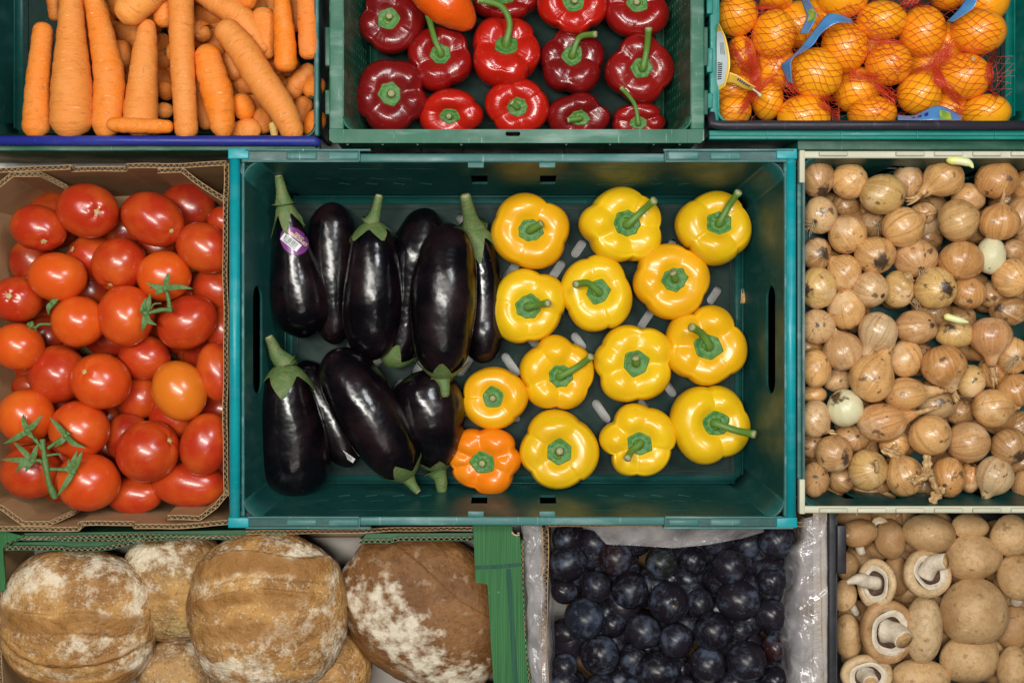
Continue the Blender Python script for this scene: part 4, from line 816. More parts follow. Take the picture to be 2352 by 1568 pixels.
# ================================================================== tomatoes
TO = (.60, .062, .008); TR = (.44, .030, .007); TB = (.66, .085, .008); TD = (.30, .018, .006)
TM = [ # region x y rx ry angle scar level colour adj lm label
 ('t', 295, 650, 215, 172, -15, (378, 768), 0, TR, None, None),
 ('t', 670, 515, 235, 208, -10, (800, 540), 0, TR, 'the scratched tomato', 'large red tomato with scratched highlight and pale star scar, top of the carton'),
 ('t', 1170, 580, 245, 195, -28, (1350, 685), 0, TR, 'the top oval tomato', 'oval red tomato with pale scar at its lower right, top of the carton'),
 ('t', 1440, 480, 160, 145, 0, None, 2.2, TD, None, None),
 ('t', 1565, 800, 225, 180, -30, None, .3, TR, 'the oval tomato by the rail', 'smooth oval tomato against the turquoise rail near the top'),
 ('t', 1700, 590, 100, 95, 0, None, 1.2, TR, None, None),
 ('t', 440, 1022, 220, 185, -5, None, 0, TB, 'the broad bright tomato', 'broad bright orange-red tomato in the upper left'),
 ('t', 700, 870, 165, 155, 0, (572, 812), 1.6, TR, None, None),
 ('t', 915, 925, 210, 200, 40, (868, 1100), .6, TR, None, None),
 ('t', 1258, 1015, 206, 190, 0, None, .4, TB, 'the tomato under the small calyx', 'bright orange-red tomato with a green calyx spray on its lower edge'),
 ('t', 1660, 1110, 170, 150, 0, None, 1.8, TR, None, None),
 ('t', 130, 1195, 195, 175, 0, (125, 1170), .5, TR, 'the left tomato with round scar', 'red tomato with a round cream scar at the left photo edge'),
 ('t', 602, 1362, 203, 192, 0, None, 0, TB, 'the pearly bright tomato', 'bright orange tomato with two pearly highlights, left of the middle'),
 ('t', 968, 1318, 215, 230, 0, None, 0, TO, 'the middle tomato with calyx', 'round orange-red tomato with green calyx at its right, middle of the carton'),
 ('t', 1432, 1370, 235, 195, 32, None, .4, TR, 'the big slanting oval tomato', 'big slanting oval red tomato just below the green calyx stub'),
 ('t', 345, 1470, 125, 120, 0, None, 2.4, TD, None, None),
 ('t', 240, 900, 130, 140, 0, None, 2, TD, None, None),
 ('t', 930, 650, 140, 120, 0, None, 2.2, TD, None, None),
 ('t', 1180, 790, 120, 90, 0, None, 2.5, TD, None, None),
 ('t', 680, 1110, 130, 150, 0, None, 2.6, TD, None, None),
 ('t', 1700, 1430, 110, 160, 0, None, 1.6, TR, None, None),
 ('u', 125, 130, 180, 162, -10, None, 0, TB, 'the bright tomato at the left edge', 'bright orange-red tomato cut by the left photo edge below the scarred one'),
 ('u', 400, 322, 200, 195, 35, None, .8, TR, None, None),
 ('u', 703, 370, 205, 190, -15, (628, 298), 0, TO, 'the tomato with cream scar', 'round orange-red tomato with cream star scar at its upper left'),
 ('u', 1005, 205, 160, 138, 0, None, 1.2, TR, None, None),
 ('u', 1250, 437, 185, 210, 25, None, .2, (.68, .17, .012), 'the amber tomato', 'amber-orange tomato, the palest one, right of the middle'),
 ('u', 970, 480, 140, 135, 0, None, 1.8, TR, None, None),
 ('u', 1520, 310, 145, 210, 12, None, .6, TR, 'the tall oval by the rail', 'tall oval tomato against the turquoise rail halfway down'),
 ('u', 180, 612, 190, 188, 0, None, .2, TB, 'the tomato above the vine truss', 'bright tomato at the left edge just above the big green truss'),
 ('u', 555, 712, 206, 198, 0, None, .2, TO, 'the dimpled tomato', 'orange-red dimpled tomato right of the big green truss'),
 ('u', 220, 1000, 212, 190, 0, None, .6, TR, 'the tomato under the vine truss', 'red tomato beneath the big green truss in the lower left'),
 ('u', 610, 1072, 224, 198, 0, None, 0, TO, 'the heart-shaped tomato', 'glossy heart-shaped tomato lowest in the carton beside the truss stem'),
 ('u', 890, 760, 140, 150, 0, None, 1.4, TD, None, None),
 ('u', 1030, 862, 222, 205, 35, (1215, 770), .1, TR, 'the big oval tomato', 'big oval red tomato with tiny scar at its right, lower middle'),
 ('u', 1430, 808, 170, 222, -18, None, .2, TR, 'the lower oval by the rail', 'upright oval red tomato against the turquoise rail near the bottom'),
 ('u', 1210, 620, 150, 140, 0, None, 1.8, TR, None, None),
 ('u', 930, 1165, 175, 112, 0, None, 1.2, TR, None, None),
 ('u', 1315, 1090, 225, 138, 0, None, 1.0, TR, None, None),
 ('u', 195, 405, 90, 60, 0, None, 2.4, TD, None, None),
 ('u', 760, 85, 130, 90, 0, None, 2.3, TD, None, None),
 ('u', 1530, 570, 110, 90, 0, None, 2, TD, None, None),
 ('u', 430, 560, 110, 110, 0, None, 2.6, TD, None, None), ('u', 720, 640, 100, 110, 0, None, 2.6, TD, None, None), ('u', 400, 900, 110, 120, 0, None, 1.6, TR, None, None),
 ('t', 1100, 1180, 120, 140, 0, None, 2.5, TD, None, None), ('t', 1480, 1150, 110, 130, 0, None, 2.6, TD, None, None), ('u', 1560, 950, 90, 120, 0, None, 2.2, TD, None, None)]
items = []
for i, r_ in enumerate(TM):
    x, y = q(r_[0], r_[1], r_[2]); adj = {id(TO): 'orange-red', id(TR): 'red', id(TB): 'bright orange-red', id(TD): 'deep red shadowed'}.get(id(r_[8]), 'red')
    adj += ' partly hidden' if 1 <= r_[7] < 2 and 'hid' not in adj else ''
    items.append(dict(x=x, y=y, r=r_, lm=r_[9], lab=r_[10], adj=adj))
autolabel(items, 'tomato'); rr_ = random.Random(12)
for i in range(36):
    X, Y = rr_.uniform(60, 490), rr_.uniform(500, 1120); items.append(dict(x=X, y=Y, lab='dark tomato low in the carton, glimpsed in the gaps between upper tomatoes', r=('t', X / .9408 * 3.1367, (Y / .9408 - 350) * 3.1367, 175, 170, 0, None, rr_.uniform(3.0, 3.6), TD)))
tom_top = {}
for i, it in enumerate(items):
    g_, x, y, rx, ry, an, scar, lev, col = it['r'][:9]; X, Y = it['x'], it['y']; rx, ry = ql(g_, rx), ql(g_, ry)
    z = -.034 - .024 * lev; c = P(X, Y, z); a, b = L(rx, z), L(ry, z); e = min(a, b) * .97; rt = rz(R(an))
    a *= 1.02; b *= 1.02
    if 1 <= lev: a *= 1.12; b *= 1.12
    if 2 <= lev: a *= 1.15; b *= 1.15
    if scar:
        sc = P(*q(g_, *scar), z) - c; sl = rt.T @ sc; v = 1 - (sl[0] / a) ** 2 - (sl[1] / b) ** 2; sd = np.array([sl[0] / a, sl[1] / b, math.sqrt(max(v, .04))]); sd /= np.linalg.norm(sd)
    else: sd = np.array([0, 0, -1.])
    R0 = rotto((0, 0, 1), sd)
    def fn(t, ph):
        th = t * math.pi; D = np.stack([np.sin(th) * np.cos(ph), np.sin(th) * np.sin(ph), np.cos(th)], 1)
        rr = 1 - .09 * np.exp(-(th / .20) ** 2) + .014 * np.cos(ph * 5 + i) * np.exp(-((th - .4) / .35) ** 2)
        W = (D * rr[:, None]) @ R0.T; W *= (1 + .022 * noise(W, 300 + i, 2.4) + .006 * noise(W, 800 + i, 7))[:, None]; return (W * [a, b, e]) @ rt.T
    V, F, U = blob(fn, 48, 30); T = thing('tomato', it['lab'], 'tomato', c + [0, 0, -e], 'tomatoes in the cardboard carton')
    part('flesh', G().add(V + [0, 0, e], F, U), M['tomato'], T, color=col)
    if scar:
        n_ = (R0 @ np.array([0, 0, 1.])); pos = rt @ (sd * .915 * [a, b, e]); nn = rt @ (n_ / [a, b, e]); nn /= np.linalg.norm(nn); RR = rotto((0, 0, 1), nn)
        def sf(t, ph): rr = np.sin(t * math.pi) * .0034 * (1 + .22 * np.cos(5 * ph) * (t < .6)); return np.stack([rr * np.cos(ph), rr * np.sin(ph), np.cos(t * math.pi) * .0010], 1) @ RR.T + pos + [0, 0, e]
        V, F, U = blob(sf, 20, 8); part('stem_scar', G().add(V, F, U), M['scar'], T)
# vine trusses
def truss(lab, reg, stems, calyces, z, seed=0):
    o = P(*q(reg, *stems[0][0][0][:2]), z); T = thing('vine_truss', lab, 'vine truss', o); r = random.Random(seed)
    for pts, w0, w1 in stems:
        pp = cat([P(*q(reg, p[0], p[1]), z + (p[2] if len(p) > 2 else 0)) - o for p in pts], 5 * len(pts)); s = np.linspace(0, 1, len(pp)); V, F, U = tube(pp, L(ql(reg, 1), z) * (w0 + (w1 - w0) * s) * (1 + .12 * np.sin(s * 14)), 8); part('stem', G().add(V, F, U), M['vine'], T)
    for (cx, cy, tips) in calyces:
        c = P(*q(reg, cx, cy), z + .002) - o; g = G()
        V, F, U = blob(lambda t, ph: np.stack([np.sin(t * math.pi) * np.cos(ph) * .0038, np.sin(t * math.pi) * np.sin(ph) * .0038, np.cos(t * math.pi) * .003], 1) + c, 12, 8); g.add(V, F, U)
        for tx, ty in tips:
            e = P(*q(reg, tx, ty), z + r.uniform(-.004, .007)) - o; m = (c + e) / 2 + [r.uniform(-.002, .002), r.uniform(-.002, .002), .003]
            pp = cat([c, m, e], 9); d = e - c; d /= np.linalg.norm(d); pr = np.array([-d[1], d[0], 0]); w_ = .0030 * np.array([.5, .8, 1, 1, .9, .72, .5, .3, .04])
            V = np.vstack([pp - pr * w_[:, None] + [0, 0, .0006], pp + [0, 0, .0], pp + pr * w_[:, None] + [0, 0, .0006]]); V2 = V - [0, 0, .0007]
            F = [(k * 9 + i, (k + 1) * 9 + i, (k + 1) * 9 + i + 1, k * 9 + i + 1) for k in range(2) for i in range(8)]; g.add(V, F, V * 300); g.add(V2, [f[::-1] for f in F], V * 300)
        part('calyx', g, M['vine'], T)
truss('large green vine truss with four calyces over the lower left tomatoes', 'u', [([(385, 1185, -.006), (345, 1090), (320, 970, .003), (305, 860), (295, 775, -.002)], 24, 18), ([(322, 970, .003), (280, 925), (230, 925, .002)], 14, 12), ([(300, 850), (250, 785), (195, 720)], 13, 14), ([(330, 840, .002), (400, 790), (455, 755)], 12, 14), ([(330, 985), (420, 985), (505, 995)], 15, 13), ([(325, 890), (380, 880), (425, 882)], 10, 5)],
      [(190, 715, [(160, 600), (300, 600), (25, 805), (110, 760), (240, 770)]), (225, 925, [(95, 795), (265, 805), (8, 915), (110, 1005), (180, 1000)]), (460, 750, [(345, 620), (490, 735), (600, 835), (380, 830)]), (510, 1000, [(540, 850), (480, 915), (400, 1170), (575, 860), (440, 970)])], -.0015, 3)
truss('small broken vine stub with two calyces over the middle tomatoes', 't', [([(1320, 1275, .0), (1230, 1275), (1120, 1305, .001)], 20, 15), ([(1300, 1262), (1290, 1190), (1270, 1115)], 20, 13), ([(1150, 1270), (1180, 1230), (1235, 1225)], 9, 5)],
      [(1262, 1110, [(1292, 990), (1475, 1112), (1140, 1110), (1120, 1065), (1190, 1160)]), (1115, 1300, [(1120, 1180), (1150, 1150), (1090, 1440), (1200, 1390), (1090, 1240)])], -.004, 5)
truss('thin green vine end poking out left of the pearly bright tomato', 't', [([(235, 1400), (270, 1410), (310, 1385), (400, 1385, -.004)], 10, 12), ([(280, 1445, -.005), (268, 1410), (240, 1385)], 9, 7)], [(235, 1392, [(205, 1380), (260, 1375), (250, 1360)])], -.030, 6)
truss('green calyx tip wedged under the broad bright tomato', 't', [([(430, 1190, -.01), (410, 1230)], 14, 10)], [(408, 1215, [(372, 1310), (440, 1220), (385, 1200), (450, 1190)])], -.024, 7)
# ================================================================== carrots
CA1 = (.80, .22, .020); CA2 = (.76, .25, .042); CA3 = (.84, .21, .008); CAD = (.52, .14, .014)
def carrot(pts, col, lab, seed, crown=None, z=None, group='loose carrots in the blue-railed crate', e0=.9, e1=.9):
    pts = list(pts)
    if pts[-1][1] > 815 and seed < 60 and pts[0][0] != 770: p_ = pts[-1]; pts.append((p_[0] + 6, max(p_[1] + 40, 985), p_[2], p_[3] - .002))
    w_ = np.array([[*P(*q('c', x, y), zz), L(ql('c', r_), zz)] for x, y, r_, zz in pts]); n = 46; C = cat(w_, n)
    s = np.r_[0, np.cumsum(np.linalg.norm(np.diff(C[:, :3], axis=0), axis=1))]; Lt = s[-1]; s /= Lt; tt = np.linspace(0, 1, n); tt = .35 * tt + .65 * (.5 - .5 * np.cos(math.pi * tt))
    C = np.stack([np.interp(tt, s, C[:, k]) for k in range(4)], 1)
    f = lambda d, r: np.sqrt(1 - (1 - np.clip(d / r, 0, 1)) ** 2) ** .8
    rad = C[:, 3] * np.maximum(f(tt * Lt, C[0, 3] * e0) * f((1 - tt) * Lt, C[-1, 3] * e1), .03)
    r = np.random.default_rng(seed); rad = rad * (1 + .02 * np.sin(tt * Lt * 330 + r.uniform(0, 6)) + .012 * np.sin(tt * Lt * 700 + 1))
    for k in range(3):   # pinched rings
        p = r.uniform(.15, .9); rad *= 1 - .035 * np.exp(-((tt - p) / .008) ** 2)
    o = C[n // 2, :3]; V, F, U = tube(C[:, :3] - o, rad, 28); ctr = np.repeat(C[:, :3] - o, 28, axis=0); ctr = np.vstack([ctr, ctr[0], ctr[-1]])
    V = ctr + (V - ctr) * (1 + .035 * noise(V, seed, 60) + .015 * noise(V, seed + 5, 170))[:, None]
    o = o - [0, 0, rad.max()]; V = V + [0, 0, rad.max()]
    T = thing('carrot', lab, 'carrot', o, group); part('root', G().add(V, F, U), M['carrot'], T, color=col)
    if crown is not None:
        i = 0 if crown == 0 else -1; e = C[i, :3]; d = C[i, :3] - C[2 if i == 0 else -3, :3]; d /= np.linalg.norm(d) + 1e-9; rr = C[i, 3] * .38
        V, F, U = tube([e - d * .002 - o, e + d * .0006 - o, e + d * .0013 - o], [rr, rr, rr * .7], 14); part('crown_scar', G().add(V, F, U), M['crown'], T)
    return T
z0 = -.014
CT = [
 ([(312, 165, 72, z0 - .004), (290, 400, 78, z0), (268, 650, 88, z0), (262, 925, 104, z0)], CA1, None, 'narrow carrot standing against the teal left wall', None),
 ([(505, -200, 60, z0), (510, 40, 84, z0 + .004), (512, 330, 112, z0 + .006), (515, 640, 148, z0 + .008), (512, 925, 148, z0 + .006)], CA2, None, 'thickest pale carrot, second from the left wall', None),
 ([(640, -120, 62, z0), (690, 60, 75, z0), (745, 330, 98, z0 + .002), (785, 590, 112, z0 + .002), (768, 905, 106, z0 + .002)], CA1, None, 'creased carrot with bent neck right of the thickest one', None),
 ([(1250, -260, 90, z0 + .01), (1100, -80, 120, z0 + .012), (960, 50, 118, z0 + .012), (850, 130, 104, z0 + .010)], (.86, .32, .06), None, 'blunt carrot hanging in diagonally from the top edge', None),
 ([(1062, 140, 52, z0), (1045, 330, 88, z0 + .002), (1025, 600, 112, z0 + .003), (1010, 830, 126, z0 + .002)], CA2, None, 'pale tapering carrot with rounded tip, above the small horizontal one', None),
 ([(1285, -260, 90, z0 + .004), (1300, 60, 92, z0 + .008), (1308, 420, 86, z0 + .010), (1322, 700, 84, z0 + .010), (1338, 960, 84, z0 + .008)], CA2, None, 'long straight pale carrot running the whole height of the crate view', None),
 ([(770, 892, 46, z0 + .018), (900, 900, 54, z0 + .020), (1080, 905, 54, z0 + .020), (1245, 912, 46, z0 + .016)], CA3, None, 'small carrot lying crosswise along the blue rail', None),
 ([(1478, 325, 86, z0), (1510, 500, 108, z0 + .003), (1565, 700, 112, z0 + .003), (1600, 925, 88, z0 + .001)], CA3, None, 'smooth plump orange carrot left of the big diagonal one', None),
 ([(1580, 170, 90, z0 + .008), (1740, 350, 108, z0 + .012), (1870, 560, 112, z0 + .012), (2020, 780, 104, z0 + .010), (2105, 960, 84, z0 + .006)], CA2, None, 'big rough carrot lying diagonally towards the lower right corner', None),
 ([(1330, -160, 90, z0 - .012), (1530, -10, 92, z0 - .010), (1760, 160, 92, z0 - .008), (1900, 400, 60, z0 - .012)], CA2, None, 'carrot behind and parallel to the upper part of the big diagonal', None),
 ([(1893, 55, 82, z0 - .012), (1895, 150, 92, z0 - .012), (1905, 300, 75, z0 - .014), (1925, 430, 40, z0 - .016)], CA1, 0, 'short carrot showing its dark crown at the top right', None),
 ([(2015, -220, 48, z0), (2025, 60, 66, z0 + .004), (2045, 300, 80, z0 + .006), (2052, 520, 84, z0 + .004)], CA3, None, 'bright orange carrot second from the right wall', None),
 ([(2195, -220, 72, z0 + .002), (2205, 60, 76, z0 + .006), (2215, 280, 72, z0 + .008), (2222, 430, 74, z0 + .006)], (.85, .22, .03), None, 'blunt orange carrot hanging down beside the right wall', None),
 ([(1700, -120, 100, z0 - .014), (1755, 0, 105, z0 - .012), (1750, 55, 84, z0 - .010)], CA1, None, 'rounded carrot end at the top edge above the big diagonal', None),
 ([(1150, -160, 70, z0 - .008), (1170, 60, 84, z0 - .006), (1195, 200, 62, z0 - .008)], CA1, None, 'deep orange carrot end left of the long straight one', None)]
for i, (pts, col, cr, lab, _) in enumerate(CT): carrot(pts, col, lab, 20 + i, crown=cr)
z1 = -.040
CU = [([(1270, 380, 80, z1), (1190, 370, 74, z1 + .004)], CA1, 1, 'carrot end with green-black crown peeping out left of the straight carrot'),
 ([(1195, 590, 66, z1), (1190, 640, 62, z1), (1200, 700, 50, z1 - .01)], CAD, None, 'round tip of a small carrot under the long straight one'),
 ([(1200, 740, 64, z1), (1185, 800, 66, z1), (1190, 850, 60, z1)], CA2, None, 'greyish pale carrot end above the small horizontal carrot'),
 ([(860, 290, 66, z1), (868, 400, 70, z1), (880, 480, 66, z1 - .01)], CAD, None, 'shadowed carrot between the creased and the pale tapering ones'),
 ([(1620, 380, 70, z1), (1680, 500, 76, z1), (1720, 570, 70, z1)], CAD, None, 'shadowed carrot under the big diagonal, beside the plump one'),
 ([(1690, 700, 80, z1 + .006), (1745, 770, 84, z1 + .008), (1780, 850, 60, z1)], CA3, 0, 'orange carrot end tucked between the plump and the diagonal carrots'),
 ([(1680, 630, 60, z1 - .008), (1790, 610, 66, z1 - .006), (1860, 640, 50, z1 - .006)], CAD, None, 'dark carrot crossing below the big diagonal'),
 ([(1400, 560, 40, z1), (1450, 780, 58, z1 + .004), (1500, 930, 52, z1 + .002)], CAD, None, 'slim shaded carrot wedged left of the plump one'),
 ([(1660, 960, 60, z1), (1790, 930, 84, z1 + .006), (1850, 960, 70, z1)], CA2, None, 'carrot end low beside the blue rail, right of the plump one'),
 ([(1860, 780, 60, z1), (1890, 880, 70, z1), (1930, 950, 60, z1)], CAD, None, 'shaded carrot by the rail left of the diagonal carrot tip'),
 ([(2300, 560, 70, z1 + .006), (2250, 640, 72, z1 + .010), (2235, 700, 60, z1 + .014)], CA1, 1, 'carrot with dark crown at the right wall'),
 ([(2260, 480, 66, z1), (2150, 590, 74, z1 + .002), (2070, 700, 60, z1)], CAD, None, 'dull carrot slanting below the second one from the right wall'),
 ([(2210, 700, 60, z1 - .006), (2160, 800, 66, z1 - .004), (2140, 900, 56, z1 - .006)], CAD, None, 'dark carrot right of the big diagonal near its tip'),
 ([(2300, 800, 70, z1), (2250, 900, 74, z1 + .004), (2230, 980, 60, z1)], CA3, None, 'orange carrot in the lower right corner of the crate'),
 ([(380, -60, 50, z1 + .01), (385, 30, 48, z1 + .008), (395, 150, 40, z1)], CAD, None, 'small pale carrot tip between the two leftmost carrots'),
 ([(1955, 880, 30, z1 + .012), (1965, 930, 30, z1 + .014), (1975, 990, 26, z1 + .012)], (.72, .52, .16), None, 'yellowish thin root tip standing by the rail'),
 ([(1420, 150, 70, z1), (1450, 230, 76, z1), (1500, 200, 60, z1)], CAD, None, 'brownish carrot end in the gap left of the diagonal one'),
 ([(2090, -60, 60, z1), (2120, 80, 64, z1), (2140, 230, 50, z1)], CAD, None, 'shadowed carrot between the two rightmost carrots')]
for i, (pts, col, cr, lab) in enumerate(CU): carrot(pts, col, lab, 60 + i, crown=cr)
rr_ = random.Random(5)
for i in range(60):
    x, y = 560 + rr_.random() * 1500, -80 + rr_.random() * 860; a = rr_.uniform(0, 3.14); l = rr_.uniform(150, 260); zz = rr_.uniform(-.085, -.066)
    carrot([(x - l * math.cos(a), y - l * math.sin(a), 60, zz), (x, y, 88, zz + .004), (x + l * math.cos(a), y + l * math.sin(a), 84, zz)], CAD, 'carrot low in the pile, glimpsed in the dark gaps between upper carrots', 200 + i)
# ================================================================== oranges and their nets
OC = (.90, .34, .008)
OR = [ # x y rx ry z adj lm label
 (290, 110, 150, 152, .0, 'the top left orange', 'netted orange in the upper left beside the teal wall'),
 (558, 250, 157, 182, .004, 'the tall orange with wide mesh', 'tall netted orange with wide open mesh squares'),
 (570, 15, 115, 60, -.01, None, None), (1050, -40, 190, 172, .0, None, 'netted orange cut by the top edge above the blue label'),
 (1065, 340, 168, 182, .0, 'the orange inside the blue label curve', 'netted orange nestled below the long curved blue label'),
 (1330, 150, 178, 142, .004, 'the wide upper orange', 'wide netted orange in the upper middle'),
 (1625, 230, 168, 188, -.004, 'the tall shaded orange', 'tall orange wrapped in dense mesh right of the wide upper one'),
 (1810, -20, 115, 90, -.01, None, None), (2025, 230, 197, 166, .006, 'the big corner orange', 'big netted orange in the upper right by the teal wall'),
 (860, 530, 188, 185, .010, 'the large front orange', 'large bright netted orange at the lower end of the blue label'),
 (1380, 460, 166, 156, .008, 'the central orange', 'round netted orange in the centre of the crate'),
 (1598, 672, 156, 155, .0, 'the spotted orange', 'netted orange with a tiny green freckle above the lower blue label'),
 (1920, 550, 192, 170, .006, 'the orange with a button scar', 'netted orange showing its grey button scar at the right'),
 (2080, 810, 172, 132, .0, None, 'netted orange in the lower right corner beside the wall'),
 (1260, 815, 175, 125, .004, None, 'netted orange with greyish bruise against the black rail, bottom middle'),
 (770, 840, 192, 155, .0, None, 'netted orange half hidden by the black rail below the large front one'),
 (265, 800, 128, 122, .0, None, 'netted orange in the lower left corner above the black rail'),
 (510, 715, 112, 150, -.010, None, 'netted orange below the white net clip'),
 (315, 410, 112, 150, -.008, None, 'netted orange next to the yellow label strip'),
 (1150, 650, 145, 130, -.022, None, None), (560, 490, 120, 100, -.022, None, None), (1760, 330, 130, 120, -.024, None, None), (2075, 0, 70, 50, -.02, None, None),
 (730, 180, 90, 130, -.026, None, None), (1650, 480, 110, 80, -.03, None, None), (250, 640, 110, 90, -.026, None, None), (950, 90, 120, 120, -.03, None, None), (1800, 790, 90, 90, -.026, None, None), (1230, 300, 110, 120, -.03, None, None)]
items = []
for r_ in OR:
    x, y = q('o', r_[0], r_[1]); items.append(dict(x=x, y=y, r=r_, lm=r_[5], lab=r_[6], adj='half hidden netted'))
autolabel(items, 'orange'); ZO = -.038; ospheres = []
for i, it in enumerate(items):
    x, y, rx, ry, dz = it['r'][:5]; z = ZO + dz; c = P(it['x'], it['y'], z); a, b = L(ql('o', rx), z), L(ql('o', ry), z); e = max(.028, (a + b) / 2 * .95)
    if dz < -.018: a, b = max(a, .026), max(b, .026)
    sd = np.array([(30. if r_[5] else 10) / 190 * 0 + .1 * math.sin(i), .1 * math.cos(i * 2), -1.]); R0 = rotto((0, 0, 1), sd)
    if 'button' in it['lab'] : R0 = rotto((0, 0, 1), (.12, .62, .78))
    def fn(t, ph):
        th = t * math.pi; D = np.stack([np.sin(th) * np.cos(ph), np.sin(th) * np.sin(ph), np.cos(th) * .96], 1); rr = 1 - .06 * np.exp(-(th / .16) ** 2)
        W = (D * rr[:, None]) @ R0.T; return W * (1 + .012 * noise(W, 500 + i, 2.5))[:, None] * [a, b, e]
    V, F, U = blob(fn, 44, 28); g = G().add(V + [0, 0, 0], F, U)
    T = thing('orange', it['lab'], 'orange', c - [0, 0, e], 'netted oranges in the teal crate'); part('peel', sub(g, (0, 0, -e)), M['orange'], T, color=(OC[0], OC[1] * (1 + .12 * math.sin(i * 3)), OC[2]))
    if 'button' in it['lab']:
        d = np.array([.12, .62, .78]); d /= np.linalg.norm(d); p = d * .95 * [a, b, e] + [0, 0, e]; V, F, U = blob(lambda t, ph: np.stack([np.sin(t * math.pi) * np.cos(ph) * .0022, np.sin(t * math.pi) * np.sin(ph) * .0022, np.cos(t * math.pi) * .001], 1) + p, 10, 6); part('button_scar', G().add(V, F, U), M['cut'], T)
    ospheres.append((c, a, b, e))
# draped nets: a height field lying over the oranges, one net per bag
def hfield():
    x0, x1, y0, y1 = P(1640, 0)[0] - .01, P(2345, 0)[0] + .03, P(0, 300)[1] - .01, P(0, -30)[1]; d = .0016
    xs = np.arange(x0, x1, d); ys = np.arange(y0, y1, d); X, Y = np.meshgrid(xs, ys, indexing='ij'); Hh = np.full(X.shape, -.085)
    for c, a, b, e in ospheres:
        v = 1 - ((X - c[0]) / (a + .0009)) ** 2 - ((Y - c[1]) / (b + .0009)) ** 2; Hh = np.maximum(Hh, np.where(v > 0, c[2] + (e + .0009) * np.sqrt(np.maximum(v, 0)), -9))
    B = Hh.copy()
    for it in range(46):   # membrane pulled tight over the oranges
        A_ = B.copy(); A_[1:-1, 1:-1] = .25 * (B[2:, 1:-1] + B[:-2, 1:-1] + B[1:-1, 2:] + B[1:-1, :-2]); B = np.maximum(A_, Hh)
    return xs, ys, B, d
xs, ys, HF, hd = hfield()
def hz_(x, y):
    fx = np.clip((x - xs[0]) / hd, 0, len(xs) - 1.001); fy = np.clip((y - ys[0]) / hd, 0, len(ys) - 1.001); i = fx.astype(int); j = fy.astype(int); u = fx - i; v = fy - j
    return HF[i, j] * (1 - u) * (1 - v) + HF[i + 1, j] * u * (1 - v) + HF[i, j + 1] * (1 - u) * v + HF[i + 1, j + 1] * u * v
def net(lab, cx, cy, rx, ry, ang, knots, seed, cell=16.0):
    """diamond mesh over an elliptical patch (orange-region pixels), pulled towards its knots"""
    r = np.random.default_rng(seed); g = G(); ca, sa = math.cos(ang), math.sin(ang); n = int(max(rx, ry) * 2.4 / cell / 3.0)
    def wp(x, y):
        x = x + 10 * np.sin(y / 47 + seed) + 7 * np.sin(x / 31 + seed * 2); y = y + 9 * np.sin(x / 41 + seed) + 6 * np.sin(y / 23)
        for kx, ky, kr in knots:
            dx, dy = x - kx, y - ky; d = np.hypot(dx, dy) + 1e-6; f = 1 - .72 * np.exp(-(d / kr) ** 2); x = kx + dx * f; y = ky + dy * f
        return x, y
    for fam in (0, 1):
        for k in range(-n, n + 1):
            t = np.linspace(-1.25, 1.25, 90) * max(rx, ry); u = t; off = k * cell * 3.0 + r.normal() * cell * .25
            wob = cell * .55 * np.abs(((t / (cell * 1.5)) % 2) - 1)
            x, y = (u * .87 + off * .5, (u * .5 - off * .87)) if fam else (u * .87 - off * .5, -u * .5 - off * .87)
            x, y = x + wob * .25, y + wob * .25; inside = (x / rx) ** 2 + (y / ry) ** 2 < 1.0 + r.uniform(-.1, .1)
            X, Y = x * ca - y * sa + cx, x * sa + y * ca + cy; X, Y = wp(X, Y)
            if inside.sum() < 4: continue
            idx = np.where(inside)[0]; X, Y = X[idx], Y[idx]; O = np.array([q('o', a, b) for a, b in zip(X, Y)])
            kx = S * (H + .015) / H; wx, wy = (O[:, 0] - 1176) * kx, (784 - O[:, 1]) * kx; z = hz_(wx, wy)
            for _ in range(2): kx = S * (H - z) / H; wx, wy = (O[:, 0] - 1176) * kx, (784 - O[:, 1]) * kx; z = hz_(wx, wy)
            pts = np.stack([wx, wy, z + .0005 + r.normal(size=len(z)) * .00008], 1)
            keep = (wy > P(0, 277)[1]) & (wx > P(1646, 0)[0]); 
            if keep.sum() < 4: continue
            pts = pts[keep]; V, F, U = tube(pts, .00028, 3, cap=False); g.add(V, F, U)
    o = P(*q('o', cx, cy), -.06); solo('net_bag', lab, 'net bag', sub(g, o), M['net'], o, group='red net bags of oranges')
net('red net bag over the oranges in the upper left corner', 370, 170, 380, 320, .3, [(230, 20, 110), (430, 560, 130)], 1)
net('red net bag over the oranges in the lower left, gathered by a clip', 360, 640, 420, 300, -.2, [(430, 640, 130), (640, 600, 90), (1030, 830, 90)], 2)
net('red net bag over the middle oranges beside the long blue label', 1000, 500, 460, 470, .5, [(760, 330, 90), (1290, 560, 90), (1020, 760, 100)], 3)
net('red net bag over the upper right oranges', 1620, 180, 560, 340, .1, [(1560, 10, 100), (1700, 440, 90), (2150, 520, 90)], 4)
net('red net bag over the lower right oranges', 1760, 640, 540, 330, -.3, [(1690, 480, 120), (1400, 690, 90), (1890, 780, 90), (2180, 560, 80)], 5)
